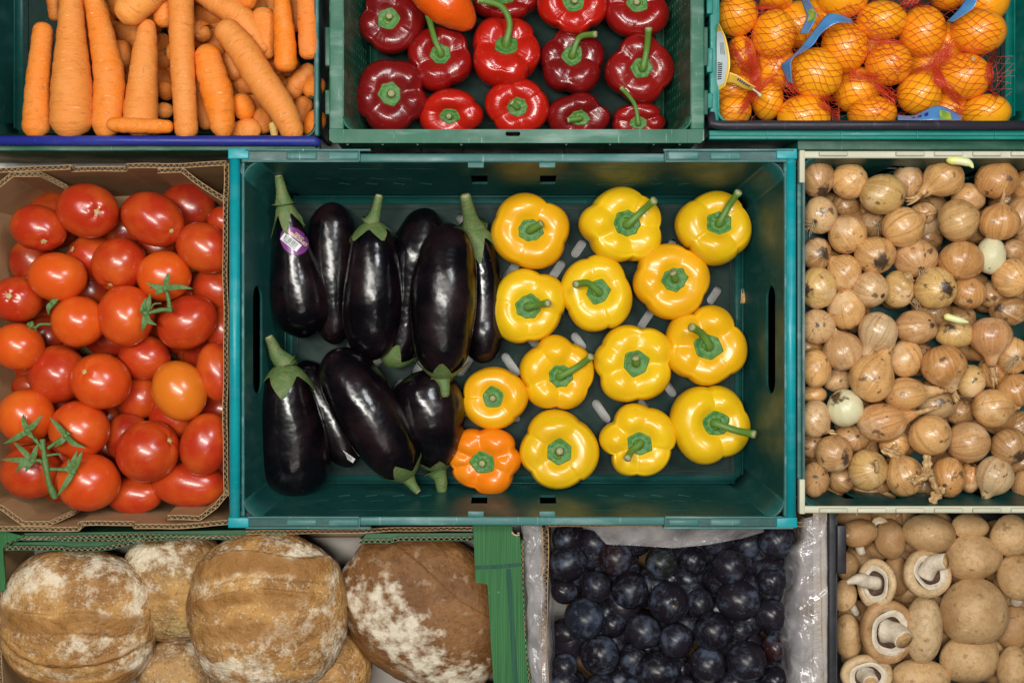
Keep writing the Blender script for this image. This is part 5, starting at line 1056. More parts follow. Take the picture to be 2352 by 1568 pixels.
# loose gathered strands in the valleys
def strands(lab, specs, seed):
    r = np.random.default_rng(seed); g = G()
    for x0, y0, x1, y1, n_, sp in specs:
        for k in range(n_):
            a, b = r.normal(size=2) * sp, r.normal(size=2) * sp; t = np.linspace(0, 1, 12); w_ = r.normal(size=2) * 14
            X = x0 + a[0] + (x1 - x0 + b[0] - a[0]) * t + np.sin(t * 3.1) * w_[0]; Y = y0 + a[1] + (y1 - y0 + b[1] - a[1]) * t + np.sin(t * 6.2) * w_[1] * .5
            O = np.array([q('o', p, s_) for p, s_ in zip(X, Y)]); z = np.full(12, -.015)
            for _ in range(3): kx = S * (H - z) / H; wx, wy = (O[:, 0] - 1176) * kx, (784 - O[:, 1]) * kx; z = hz_(wx, wy) + .001
            keep = (wy > P(0, 277)[1])
            if keep.sum() < 3: continue
            V, F, U = tube(np.stack([wx, wy, z + .0004 + abs(r.normal()) * .0006], 1)[keep], .00026, 3, cap=False); g.add(V, F, U)
    o = P(*q('o', specs[0][0], specs[0][1]), -.05); solo('net_bunch', lab, 'net bag', sub(g, o), M['net'], o, group='red net bags of oranges')
strands('bunched red netting gathered under the white clip', [(430, 640, 380, 280, 26, 22), (430, 640, 330, 800, 22, 22), (430, 640, 560, 560, 16, 20), (380, 520, 240, 330, 20, 26), (430, 400, 440, 600, 14, 12)], 1)
strands('bunched red netting at the top edge above the tall shaded orange', [(1500, 60, 1560, -60, 26, 24), (1620, 30, 1560, -40, 18, 22)], 2)
strands('small bunch of red netting between the two upper left oranges', [(440, 60, 560, 60, 16, 14), (480, 90, 470, 30, 10, 12)], 7)
strands('bunched red netting knotted left of the orange with the button scar', [(1700, 470, 1760, 620, 30, 22), (1700, 450, 1820, 380, 22, 20), (1700, 470, 1560, 510, 14, 12), (1720, 560, 1900, 740, 22, 20), (1820, 300, 1760, 420, 24, 22)], 3)
strands('loose red netting trailing between the middle oranges and the rail', [(1080, 530, 1300, 560, 20, 22), (1280, 600, 1420, 720, 22, 20), (1020, 720, 900, 700, 12, 16), (900, 740, 1060, 860, 24, 22), (1240, 300, 1480, 300, 14, 12), (640, 560, 720, 660, 16, 16)], 4)
strands('red netting stretched along the teal right wall', [(2150, 360, 2090, 560, 20, 12), (2130, 400, 2150, 680, 18, 12), (2100, 560, 2160, 690, 14, 12), (1880, 770, 1900, 830, 14, 20)], 5)
# labels of the bags
def ribbon(name, lab, A_, B_, zs, m, extra=(), nz_=14, thick=.0004):
    """strip between edge polylines A_ and B_ (orange-region pixels)"""
    A_ = cat(A_, 30); B_ = cat(B_, 30); zz = cat([(z, 0) for z in zs], 30)[:, 0]
    def fn(u, v):
        i = u * 29; X = np.interp(i, np.arange(30), A_[:, 0]) * (1 - v) + np.interp(i, np.arange(30), B_[:, 0]) * v; Y = np.interp(i, np.arange(30), A_[:, 1]) * (1 - v) + np.interp(i, np.arange(30), B_[:, 1]) * v
        z = np.interp(i, np.arange(30), zz) + (v - .5) * .010 ; O = np.array([q('o', a, b) for a, b in zip(X, Y)]); k = S * (H - z) / H
        return np.stack([(O[:, 0] - 1176) * k, (784 - O[:, 1]) * k, z], 1)
    V, F, U = sheet(40, 8, fn, thick); o = V.mean(0); T = thing(name, lab, 'label', o); part('label_strip', G().add(V - o, F, U), M[m], T); return T, o, fn
def patch(T, o, fn, u0, u1, v0, v1, m, name, lift=.0009, blobby=False):
    def f(u, v): return fn(u0 + (u1 - u0) * u, v0 + (v1 - v0) * v) + [0, 0, lift]
    V, F, U = sheet(10, 6, f); part(name, G().add(V - o, F, U), M[m], T)
ribbon('net_label', 'long curved blue plastic label between the middle oranges', [(1115, 135), (960, 95), (850, 210), (740, 350), (640, 440), (610, 470), (650, 590)], [(1120, 165), (1010, 165), (900, 235), (830, 330), (690, 420), (680, 520), (690, 605)], [.006, .008, .008, .006, .004, .0, -.006], 'labelblue')
T, o, fn = ribbon('net_label', 'blue label with green fruit emblem in the upper left gap', [(740, -40), (775, 70), (790, 130), (740, 240)], [(775, -40), (840, 60), (862, 120), (800, 240)], [.0, -.004, -.006, -.012], 'labelblue'); patch(T, o, fn, .35, .75, .2, .95, 'labelgreen', 'fruit_emblem')
ribbon('net_label', 'short blue label standing above the big corner orange', [(1940, -20), (1880, 70), (1800, 150)], [(2015, -10), (1985, 60), (1835, 158)], [.004, .004, .0], 'labelblue')
T, o, fn = ribbon('net_label', 'blue label with emblem sticking up at the black rail', [(1445, 825), (1560, 830), (1700, 765), (1780, 770), (1900, 830)], [(1445, 862), (1560, 864), (1700, 864), (1800, 864), (1900, 864)], [-.002, .0, .002, .0, -.004], 'labelblue'); patch(T, o, fn, .62, .82, .3, .95, 'labelgreen', 'fruit_emblem')
for u0 in (.22, .30, .38): patch(T, o, fn, u0, u0 + .05, .30, .62, 'navy', 'letter')
T, o, fn = ribbon('net_label', 'white and yellow bag tag with barcode against the left wall', [(148, 170), (146, 300), (146, 450), (146, 660)], [(160, 170), (215, 290), (242, 470), (205, 620)], [.006, .008, .008, .002], 'labelyellow')
patch(T, o, fn, .18, .92, .0, .78, 'labelgrey', 'white_panel', .0006)
for i in range(9): patch(T, o, fn, .66 + i * .022, .672 + i * .022, .06, .42, 'ink', 'barcode_bar', .0010)
for i in range(4): patch(T, o, fn, .36, .54, .30 + i * .10, .33 + i * .10, 'ink', 'text_line', .0010)
A2, B2 = [(215, 600), (260, 600), (340, 640), (400, 655)], [(240, 520), (300, 545), (370, 595), (425, 625)]
T, o, fn = ribbon('net_clip', 'yellow strip with white clip closing the lower left net', A2, B2, [.004, .006, .008, .008], 'labelyellow')
for i in range(7): patch(T, o, fn, .38 + i * .06, .42 + i * .06, .5, .8, 'navy', 'letter')
p = [P(*q('o', x, y), z) - o for x, y, z in ((405, 640, .008), (440, 665, .008), (462, 690, .006))]; V, F, U = tube(cat(p, 8), [.0012, .001, .0009, .0009, .0012, .0018, .0022, .0020], 8); part('clip', G().add(V, F, U), M['cream'], T)
# ================================================================== onions
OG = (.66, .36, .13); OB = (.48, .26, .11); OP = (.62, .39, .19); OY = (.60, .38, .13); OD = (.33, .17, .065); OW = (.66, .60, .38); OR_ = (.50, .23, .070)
ON = [ # region x y rx ry level colour (neck dx dy kind) lm label
 ('n', 260, 322, 132, 162, .2, OB, (20, 110, 'd'), 'the corner onion', 'brown onion with black cracked patch in the upper left corner'),
 ('n', 525, 345, 148, 150, .2, OG, (60, -40, 's'), 'the creased golden onion', 'smooth golden onion with a pale crease in the top row'),
 ('n', 800, 460, 185, 160, -.3, OY, (175, 80, 'd'), 'the mottled yellow onion', 'broad mottled yellow onion with black specks near the top'),
 ('n', 1010, 350, 125, 150, .9, OB, (-20, -100, 's'), None, None),
 ('n', 1312, 320, 165, 155, .1, OG, (-195, 150, 'n'), 'the sprouting top onion', 'russet onion with neck pointing down left under a green sprout'),
 ('n', 1755, 342, 172, 155, .1, OR_, (40, -140, 'n'), 'the dark cleft onion', 'reddish brown onion with dark cleft neck in the upper right'),
 ('n', 1510, 490, 140, 125, 1, OG, (0, 0, 's'), None, None),
 ('n', 280, 635, 138, 152, 0, OP, (-70, 70, 'r'), 'the bearded onion at the left wall', 'tan onion with stringy roots against the left wall, upper left'),
 ('n', 490, 555, 115, 110, 1.6, OD, (0, 0, 's'), None, None),
 ('n', 508, 790, 152, 158, 0, OG, (-90, -160, 's'), 'the flaky golden onion', 'golden onion with silvery flaking skin below the bearded one'),
 ('n', 730, 700, 120, 115, 1.6, OD, (0, 30, 'r'), None, None),
 ('n', 968, 735, 170, 166, -.2, OG, (170, -90, 'n'), 'the big smooth onion', 'big smooth golden onion with dark neck at its upper right'),
 ('n', 1140, 615, 110, 100, 1.3, OB, (60, 90, 'r'), None, None),
 ('n', 1432, 678, 166, 176, -.2, (.56, .33, .13), (150, -60, 's'), 'the large tan onion', 'large speckled tan onion with pointed right side in the upper right'),
 ('n', 1768, 690, 166, 152, -.1, OR_, (5, -150, 'p'), 'the onion with a spiky shoot', 'orange-brown onion with a pale dry spike shooting upwards'),
 ('n', 1935, 640, 110, 160, 1, OB, (0, 0, 's'), None, None),
 ('n', 250, 955, 122, 135, .3, OD, (30, 10, 'd'), 'the blackened onion', 'blackened rough onion against the left wall'),
 ('n', 736, 960, 166, 152, -.1, OG, (30, 80, 'd'), 'the onion with streaks running to a root spot', 'golden onion with brown streaks running to a dark root spot'),
 ('n', 478, 1112, 140, 152, .2, OG, (-110, -110, 'n'), None, None),
 ('n', 1075, 990, 178, 155, .2, OB, (20, 110, 'r'), 'the onion with torn skin', 'brown onion with torn skin flake and roots below'),
 ('n', 1450, 1010, 182, 162, 0, OR_, (-40, 140, 's'), 'the wide reddish onion', 'wide reddish tan onion left of the peeled white one'),
 ('n', 1700, 970, 118, 150, .2, OW, (0, 0, 'w'), 'the peeled white onion', 'peeled white onion with black specks'),
 ('n', 1890, 920, 95, 90, 1, OB, (0, 0, 's'), None, None),
 ('n', 1872, 1152, 155, 158, 0, OG, (60, 60, 's'), 'the smooth onion at the right edge', 'smooth golden onion at the right photo edge, upper half'),
 ('n', 262, 1235, 150, 168, 0, OY, (-120, 40, 'd'), 'the dirty flaking onion', 'yellow-brown onion with dirty flaking skin against the left wall'),
 ('n', 700, 1250, 150, 142, -.2, OP, (70, 60, 'k'), 'the pale onion with brown flecks', 'pale round onion with two brown flecks'),
 ('n', 930, 1250, 138, 155, .5, OY, (110, 80, 'r'), None, None),
 ('n', 1240, 1240, 170, 175, -.3, OY, (50, 0, 'd'), 'the onion with big black root scar', 'golden onion with a big round black root scar facing up'),
 ('n', 1510, 1272, 145, 138, .4, OR_, (20, -110, 's'), None, None),
 ('n', 1700, 1290, 110, 110, 1.2, OB, (0, 0, 's'), None, None),
 ('n', 500, 1412, 152, 172, .2, OG, (-60, -120, 's'), None, None),
 ('m', 242, 55, 132, 132, .1, OP, (-30, -10, 'k'), 'the slit pale onion', 'pale onion with a short dark slit against the left wall, middle'),
 ('m', 712, 92, 148, 155, -.3, (.52, .36, .20), (-95, 190, 'n'), 'the pear-shaped onion', 'greyish tan pear-shaped onion with neck pointing down'),
 ('m', 1010, 62, 165, 130, 0, OB, (90, -20, 'k'), 'the squat brown onion', 'squat brown onion with two dark spots in the middle'),
 ('m', 1320, 112, 150, 112, .2, OY, (-60, -60, 'd'), 'the onion under the white shoot', 'mottled onion with a white and yellow shoot across it'),
 ('m', 1592, 130, 160, 152, -.1, (.54, .25, .10), (10, 230, 'n'), 'the dimpled onion with long neck', 'dimpled brown onion with long neck pointing down at the right'),
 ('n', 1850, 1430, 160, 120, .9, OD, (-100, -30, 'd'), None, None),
 ('m', 440, 250, 152, 148, 0, (.50, .28, .12), (-65, -150, 'n'), 'the pale-bellied onion', 'tan onion with neck pointing up left and faint black cracks'),
 ('m', 230, 382, 116, 145, .1, OG, (60, -70, 'k'), 'the peeling onion at the left wall', 'golden onion with a brown patch and peeling skin at the left wall'),
 ('m', 400, 475, 110, 90, 1.2, OP, (0, 0, 'k'), None, None),
 ('m', 660, 460, 168, 180, -.4, OG, (125, -200, 'n'), 'the half peeled onion', 'golden onion with half its outer skin torn off, neck up right'),
 ('m', 925, 302, 130, 150, .2, OG, (110, 150, 's'), 'the glossy striped onion', 'glossy golden onion with pointed lower right corner'),
 ('m', 1225, 358, 176, 160, -.2, OR_, (65, 200, 'n'), 'the large onion with frayed neck', 'large reddish onion with frayed papery neck pointing down'),
 ('m', 1440, 480, 112, 125, .6, OY, (0, -20, 'k'), None, None),
 ('m', 1610, 405, 115, 125, 1.1, OR_, (0, 0, 's'), None, None),
 ('m', 1770, 282, 120, 140, .2, OG, (-25, 20, 'r'), None, 'golden onion with curly roots at the right photo edge'),
 ('m', 925, 580, 165, 126, -.1, OG, (255, -35, 'n'), 'the teardrop onion', 'smooth teardrop onion with long neck pointing right'),
 ('m', 1170, 662, 148, 116, .8, (.36, .24, .12), (100, -20, 'k'), None, None),
 ('m', 1360, 720, 115, 110, 1.5, OD, (0, 0, 's'), None, None),
 ('m', 1608, 692, 155, 150, 0, OG, (170, -10, 'n'), 'the smudged round onion', 'round onion with a sooty smudge at the right'),
 ('m', 1790, 552, 142, 132, .2, OR_, (0, 0, 's'), None, None),
 ('m', 215, 585, 100, 70, 1.2, OG, (70, -40, 'd'), None, None),
 ('m', 458, 692, 135, 142, -.1, OW, (-70, -90, 'd'), 'the pale greenish onion', 'pale greenish peeled onion with shaggy brown root end'),
 ('m', 222, 772, 118, 145, 0, OP, (110, 85, 'n'), 'the tan onion with knotty neck', 'tan onion with knotty neck at its lower right, by the left wall'),
 ('m', 745, 802, 188, 150, -.3, (.56, .27, .10), (225, -75, 'n'), 'the broad onion with hooked neck', 'broad matte onion with hooked neck pointing right'),
 ('m', 510, 925, 142, 105, 1, OB, (20, -20, 'k'), None, None),
 ('m', 845, 965, 122, 110, .9, OG, (0, 0, 's'), None, None),
 ('m', 1125, 905, 160, 156, -.3, OG, (115, 140, 's'), 'the shiniest onion', 'shiny golden onion with pointed lower right end and torn skin'),
 ('m', 1420, 958, 170, 155, 0, OB, (165, -40, 'd'), 'the dusky pointed onion', 'dusky brown onion with dark pointed right end'),
 ('m', 1742, 990, 142, 142, .1, OD, (60, 80, 'd'), 'the earthy onion', 'earthy dark brown onion at the right photo edge, low'),
 ('m', 205, 985, 92, 95, 1, OB, (0, -40, 'k'), None, None),
 ('m', 370, 1045, 142, 140, -.1, OB, (60, 30, 'd'), 'the onion with a row of spots', 'brown onion with a row of round spots and root mark'),
 ('m', 635, 1175, 148, 158, 0, OY, (30, -20, 'e'), 'the onion with dry stem', 'yellow-brown onion with a grey dry stem standing on it'),
 ('m', 225, 1250, 105, 135, .1, OB, (-20, -30, 'k'), None, 'brown onion with an upright crack in the lower left corner'),
 ('m', 430, 1250, 105, 100, 1, OD, (0, 0, 's'), None, None),
 ('m', 925, 1225, 145, 158, -.1, OG, (-80, -170, 'n'), 'the onion with papery neck', 'pale striped onion with papery tattered neck, bottom row'),
 ('m', 1262, 1228, 130, 156, .1, OR_, (-60, 60, 'k'), None, 'matte orange-brown onion right of the papery shreds'),
 ('m', 1430, 1232, 82, 120, .8, OR_, (10, -90, 'd'), None, None),
 ('m', 1625, 1215, 145, 150, .1, (.50, .36, .20), (-75, 165, 'n'), None, 'shiny greyish garlic-like bulb with white pointed tip, bottom right'),
 ('m', 740, 1300, 80, 50, 1.6, OR_, (0, 0, 's'), None, None)]
items = []; names = {id(OG): 'golden', id(OB): 'brown', id(OP): 'tan', id(OY): 'yellow-brown', id(OD): 'dark brown', id(OR_): 'reddish brown'}
for r_ in ON:
    x, y = q(r_[0], r_[1], r_[2]); items.append(dict(x=x, y=y, r=r_, lm=r_[8], lab=r_[9], adj=('half hidden ' if r_[5] >= .8 else '') + names.get(id(r_[6]), 'brown')))
rr_ = random.Random(9)
for i in range(95):   # onions beyond the edge and low in the pile
    x, y = 1850 + rr_.random() * 640, 385 + rr_.random() * 745
    lev = 1.9 + rr_.random() * .8
    if x > 2360: lev = rr_.random() * 1.5
    m_, n_ = (x / .9408 - 1920) * 3.2, (y / .9408 - 780) * 3.2
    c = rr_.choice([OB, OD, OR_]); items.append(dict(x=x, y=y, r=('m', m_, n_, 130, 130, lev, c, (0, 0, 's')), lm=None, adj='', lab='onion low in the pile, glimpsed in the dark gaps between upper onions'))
autolabel(items, 'onion')
for i, it in enumerate(items):
    g_, x, y, rx, ry, lev, col, nk = it['r'][:8]; rx, ry = ql(g_, rx), ql(g_, ry); z = -.030 - .021 * lev; c = P(it['x'], it['y'], z)
    a, b = L(rx, z) * 1.04, L(ry, z) * 1.04; Rm = (a + b) / 2; r = np.random.default_rng(900 + i); kind = nk[2]; dx, dy = ql(g_, nk[0]), -ql(g_, nk[1]); m = math.hypot(dx, dy); pr = (rx + ry) / 2
    if kind == 's' and m < 4: an = r.uniform(0, 6.28); dx, dy, m = pr * .9 * math.cos(an), pr * .9 * math.sin(an), pr * .9
    m_ = min(m / pr, 1.0); zz = math.sqrt(max(0, 1 - m_ ** 2)); d = np.array([dx / (m + 1e-6) * m_, dy / (m + 1e-6) * m_, zz]); d /= np.linalg.norm(d); R0 = rotto((0, 0, 1), d)
    ext = max(0, m / pr - 1.0); nl = {'n': .12 + ext * 1.05, 's': .06, 'd': .04, 'r': .03, 'k': .05, 'p': .1, 'w': .05, 'e': .06}[kind]
    wd = .20 if ext < .3 else .22
    def fn(t, ph):
        th = t * math.pi; rr = 1 + nl * np.exp(-(th / wd) ** 2) + min(nl, .35) * .35 * np.exp(-(th / (wd * 2.2)) ** 2) + .03 * np.exp(-((math.pi - th) / .3) ** 2) * -1
        lob = 1 + .018 * np.cos(ph * 3 + i) * np.sin(th) + .012 * np.cos(ph * 11 + i * 2) * np.sin(th)
        D = np.stack([np.sin(th) * np.cos(ph), np.sin(th) * np.sin(ph), np.cos(th)], 1) * (rr * lob)[:, None]; D[:, 2] *= .96
        W = D @ R0.T; W *= (1 + .03 * noise(W, 1000 + i, 2.2))[:, None]; return W * [a, b, Rm * .95]
    V, F, U = blob(fn, 44, 30); t = U[:, 2]; th = t * math.pi; K = np.zeros(len(t))
    if kind in 'dr': K = np.clip(1.1 - th / (.60 if kind == 'd' else .3) + .35 * noise(V / Rm, 77 + i, 4) , 0, 1) * (th < 1.1)
    elif kind in 'ne': K = np.clip(.9 - th / .30, 0, 1)
    elif kind == 's': K = np.clip(.7 - th / .25, 0, 1)
    if kind == 'k':
        dd = V / np.linalg.norm(V, axis=1)[:, None]; K = np.clip(1.1 - np.arccos(np.clip(dd @ d, -1, 1)) / .22, 0, 1)
        for _ in range(2):
            e = d + r.normal(size=3) * .35; e /= np.linalg.norm(e); K = np.maximum(K, np.clip(.95 - np.arccos(np.clip(dd @ e, -1, 1)) / .14, 0, 1))
    K = np.maximum(K, np.clip(.8 - (math.pi - th) / .25, 0, 1)); hz0 = Rm * .95; o = c - [0, 0, hz0]
    T = thing('onion', it['lab'], 'onion', o, 'onions in the cream-rimmed crate')
    col = tuple(np.clip(np.array(col) * r.uniform(.88, 1.12), 0, 1)) if col != OW else col
    part('bulb', G().add(V + [0, 0, hz0], F, U, K), M['onionpale' if it['r'][6] == OW else 'onion'], T, color=col)
    tip = (d * (1 + nl * 1.3) * .97) * [a, b, hz0] + [0, 0, hz0]; dn = d / np.linalg.norm(d)
    if kind == 'n':
        g = G(); b0 = (d * (1 + nl * .55)) * [a, b, hz0] + [0, 0, hz0]; L_ = Rm * r.uniform(.18, .38); bend = r.normal(size=3) * Rm * .12
        for k in range(4):
            off = r.normal(size=3) * Rm * .05; pp = cat([b0 + off * .3, tip + off, tip + dn * L_ + off * 2.2 + bend], 8)
            V, F, U = tube(pp, Rm * np.interp(np.linspace(0, 1, 8), [0, .4, .8, 1], [.17, .13, .07, .03]) * r.uniform(.6, 1), 7); V = V + noise(V, 40 + k + i, 900)[:, None] * Rm * .02; g.add(V, F, U)
        part('neck', g, M['husk'], T, color=col)
    if kind == 'r':
        g = G(); b0 = d * .98 * [a, b, hz0] + [0, 0, hz0]; sv = np.array([dx, dy, 0]); sv = sv / (np.linalg.norm(sv) + 1e-9)
        for k in range(26):
            e = sv * r.uniform(.1, .9) + r.normal(size=3) * [.55, .55, .15]; e[2] = r.uniform(-.25, .35); e *= Rm * .55; st_ = b0 + r.normal(size=3) * Rm * .09
            pp = cat([st_, st_ + dn * Rm * .12 + e * .4, st_ + dn * Rm * .10 + e + r.normal(size=3) * Rm * .10], 9); V, F, U = tube(pp, [.00038] * 5 + [.0003, .00028, .00022, .00012], 4, cap=False); g.add(V, F, U)
        part('roots', g, M['root'], T)
    if kind in 'pe':
        g = G(); L_ = Rm * (.75 if kind == 'p' else .55); e = np.array([dx, dy, 0]) / (m + 1e-6) if kind == 'p' else np.array([-.2, .95, .2]); b0 = d * .98 * [a, b, hz0] + [0, 0, hz0]; b0 = b0 if kind == 'p' else b0 + [0, -Rm * .1, 0]
        pp = cat([b0, b0 + e * L_ * .4 + [0, 0, .004], b0 + e * L_ + [0, 0, .006]], 10); V, F, U = tube(pp, Rm * np.interp(np.linspace(0, 1, 10), [0, .5, 1], [.15, .11, .02 if kind == 'p' else .12]), 9); g.add(V + noise(V, i, 700)[:, None] * .0004, F, U); part('dry_stem', g, M['husk'], T)
# shoots, shreds and flakes lying on the onions
def shoot(lab, reg, pts, z, w0):
    o = P(*q(reg, *pts[0]), z); pp = cat([P(*q(reg, *p), z + i * .002) - o for i, p in enumerate(pts)], 14); V, F, U = tube(pp, w0 * np.interp(np.linspace(0, 1, 14), [0, .12, .6, 1], [.25, .9, .85, .12]), 12); solo('onion_shoot', lab, 'onion shoot', G().add(V, F, U), M['sprout'], o)
shoot('white shoot with yellow tip lying across an onion in the middle right', 'm', [(1230, -30), (1330, 0), (1425, 22)], .000, .0042)
shoot('pale green shoot curling over the top row of onions by the cream rim', 'n', [(1330, 175), (1440, 180), (1520, 200), (1555, 240)], -.002, .0052)
r = np.random.default_rng(3)
def shred(lab, reg, x, y, l, w_, ang, z, seed):
    c = P(*q(reg, x, y), z); k = L(ql(reg, 1), z); rr = np.random.default_rng(seed); ph = rr.uniform(0, 6, 4)
    def fn(u, v):
        X = (u - .5) * l * k; Y = (v - .5) * w_ * k * (1 - .35 * np.abs(2 * u - 1) + .18 * np.sin(u * 19 + ph[0])); Z_ = np.sin(u * 5 + ph[1]) * .0025 + np.sin(v * 6 + ph[2]) * .002 + u * .003
        return np.stack([X, Y, Z_], 1) @ rz(R(ang)).T
    V, F, U = sheet(16, 8, fn, .0003); solo('onion_husk', lab, 'onion husk', G().add(V, F, U * [6, 1, 1]), M['husk'], c)
for a_ in ((1090, 1130, 150, 75, 85, .004, 1, 'upright papery husk shred between the two bottom row onions'), (1060, 1240, 170, 70, 30, .006, 2, 'pale husk shred slanting across the bottom row'), (1150, 1260, 190, 60, -70, .004, 3, 'curled husk shred right of the striped bottom onion'),
           (1180, 1370, 150, 90, 60, -.010, 4, 'brown husk shred hanging over the bottom edge of the pile'), (820, 1040, 150, 60, -20, .0, 5, 'tan husk scrap above the striped bottom onion'), (1010, 1240, 130, 50, 10, .004, 6, 'small pale husk flake on the striped bottom onion')):
    shred(a_[7], 'm', a_[0], a_[1], a_[2], a_[3], a_[4], a_[5], a_[6])
shred('brown skin flake below the onion with torn skin', 'n', 1010, 1150, 110, 55, -50, -.006, 8)
# ================================================================== mushrooms
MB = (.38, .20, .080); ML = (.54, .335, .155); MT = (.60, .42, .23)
CAPP = cat([(0, .62), (.22, .60), (.45, .52), (.68, .36), (.86, .14), (.97, -.08), (1.0, -.22), (.96, -.36), (.86, -.43), (.74, -.42), (.66, -.36)], 60)
MU = [ # x y rx ry level axis(dome dir) colour stem(list px) lm label
 (350, 255, 150, 112, .0, (-.45, .55, .7), MB, [(350, 350), (372, 425)], None, 'side-lying brown mushroom with square cut stem in the upper left corner', 'side'),
 (530, 225, 80, 112, .8, (.25, -.1, -.95), MT, None, None, 'pale upturned mushroom tucked behind the side-lying one', 'up'),
 (625, 310, 140, 165, .5, (.3, .2, .9), MB, None, None, 'dark brown mushroom cap below the onion crate rim, upper left', 'cap'),
 (975, 268, 226, 162, .0, (0, .15, .98), ML, None, None, 'broad brown mushroom cap with three pale nicks in the top row', 'cap'),
 (1335, 200, 158, 105, .4, (.1, .2, .97), ML, None, None, 'oval mushroom cap half under the onion crate rim', 'cap'),
 (1690, 278, 180, 172, .1, (.2, .1, .97), ML, None, None, 'mushroom cap at the right photo edge in the top row', 'cap'),
 (935, 600, 215, 190, -.2, (-.35, -.35, -.87), MT, [(1000, 520), (1110, 500)], None, 'upturned mushroom with white veil ring and torn stem flap', 'ring'),
 (1370, 478, 242, 192, .0, (0, 0, 1), ML, None, None, 'smooth oval mushroom cap right of the veil-ringed one', 'cap'),
 (1755, 640, 190, 192, .1, (.25, .25, .93), ML, [(1740, 800), (1730, 850)], None, 'mushroom cap with white gill edge below it at the right edge', 'cap'),
 (500, 692, 146, 205, -.3, (.62, -.1, -.78), MT, [(400, 670), (330, 660), (240, 690)], None, 'upturned mushroom with hollow dark gap and pointed white stem', 'ring'),
 (250, 545, 95, 120, .8, (-.2, 0, .97), MB, None, None, 'small dark mushroom cap against the black wall, upper left', 'cap'),
 (1378, 955, 292, 282, -.4, (0, 0, 1), ML, None, None, 'largest round mushroom cap in the crate', 'cap'),
 (920, 1100, 168, 292, -.3, (.3, .0, .95), MT, None, None, 'glossy elongated mushroom cap standing on edge', 'cap'),
 (590, 1105, 245, 268, -.1, (-.25, .05, -.97), MB, [(680, 1130), (745, 1190)], None, 'big upturned brown mushroom with broken veil and thick stem', 'ring'),
 (225, 800, 95, 130, .8, (-.5, .5, .6), ML, [(290, 900), (330, 960)], None, 'half hidden mushroom with chunky white stem by the black wall', 'side'),
 (255, 1170, 110, 192, .3, (-.3, 0, .95), ML, None, None, 'mushroom cap with pale scratches against the black wall', 'cap'),
 (400, 1495, 222, 182, -.1, (-.05, .1, -.99), MT, [(430, 1530), (450, 1570)], None, 'upturned mushroom with bright white ring at the bottom left', 'ring'),
 (900, 1525, 255, 155, .1, (0, -.1, .99), ML, None, None, 'mushroom cap at the bottom edge below the elongated one', 'cap'),
 (1330, 1352, 252, 222, .1, (.1, -.1, .98), ML, None, None, 'mushroom cap with two puncture marks below the largest one', 'cap'),
 (1720, 1090, 160, 190, 1, (.2, 0, .97), MB, None, None, 'half hidden mushroom cap between the right edge and the largest cap', 'cap'),
 (1715, 1450, 148, 192, .2, (.1, 0, .98), ML, None, None, 'pale mushroom cap in the bottom right corner', 'cap'),
 (680, 630, 125, 170, 1, (.2, 0, .97), MB, None, None, 'shadowed mushroom cap behind the pointed-stem one', 'cap'),
 (1040, 900, 80, 110, 1.6, (0, 0, 1), ML, None, None, 'pale mushroom glimpsed between the elongated and the largest caps', 'cap'),
 (1620, 730, 90, 110, 1.5, (0, 0, 1), MB, None, None, 'shadowed mushroom low between the right edge and oval caps', 'cap'),
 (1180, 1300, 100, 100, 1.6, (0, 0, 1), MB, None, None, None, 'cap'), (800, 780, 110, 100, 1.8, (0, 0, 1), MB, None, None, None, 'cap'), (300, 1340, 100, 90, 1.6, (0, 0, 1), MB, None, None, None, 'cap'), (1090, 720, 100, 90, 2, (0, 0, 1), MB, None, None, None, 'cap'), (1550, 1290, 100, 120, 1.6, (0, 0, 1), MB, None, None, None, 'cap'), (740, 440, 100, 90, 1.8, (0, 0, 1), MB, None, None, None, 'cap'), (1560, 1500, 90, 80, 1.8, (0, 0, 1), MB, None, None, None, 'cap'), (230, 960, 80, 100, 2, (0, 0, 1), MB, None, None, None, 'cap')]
rr_ = random.Random(8)
MU += [(rr_.uniform(220, 1780), rr_.uniform(120, 1560), 170, 160, rr_.uniform(1.9, 2.5), (0, 0, 1), MB, None, None, None, 'cap') for _ in range(34)]
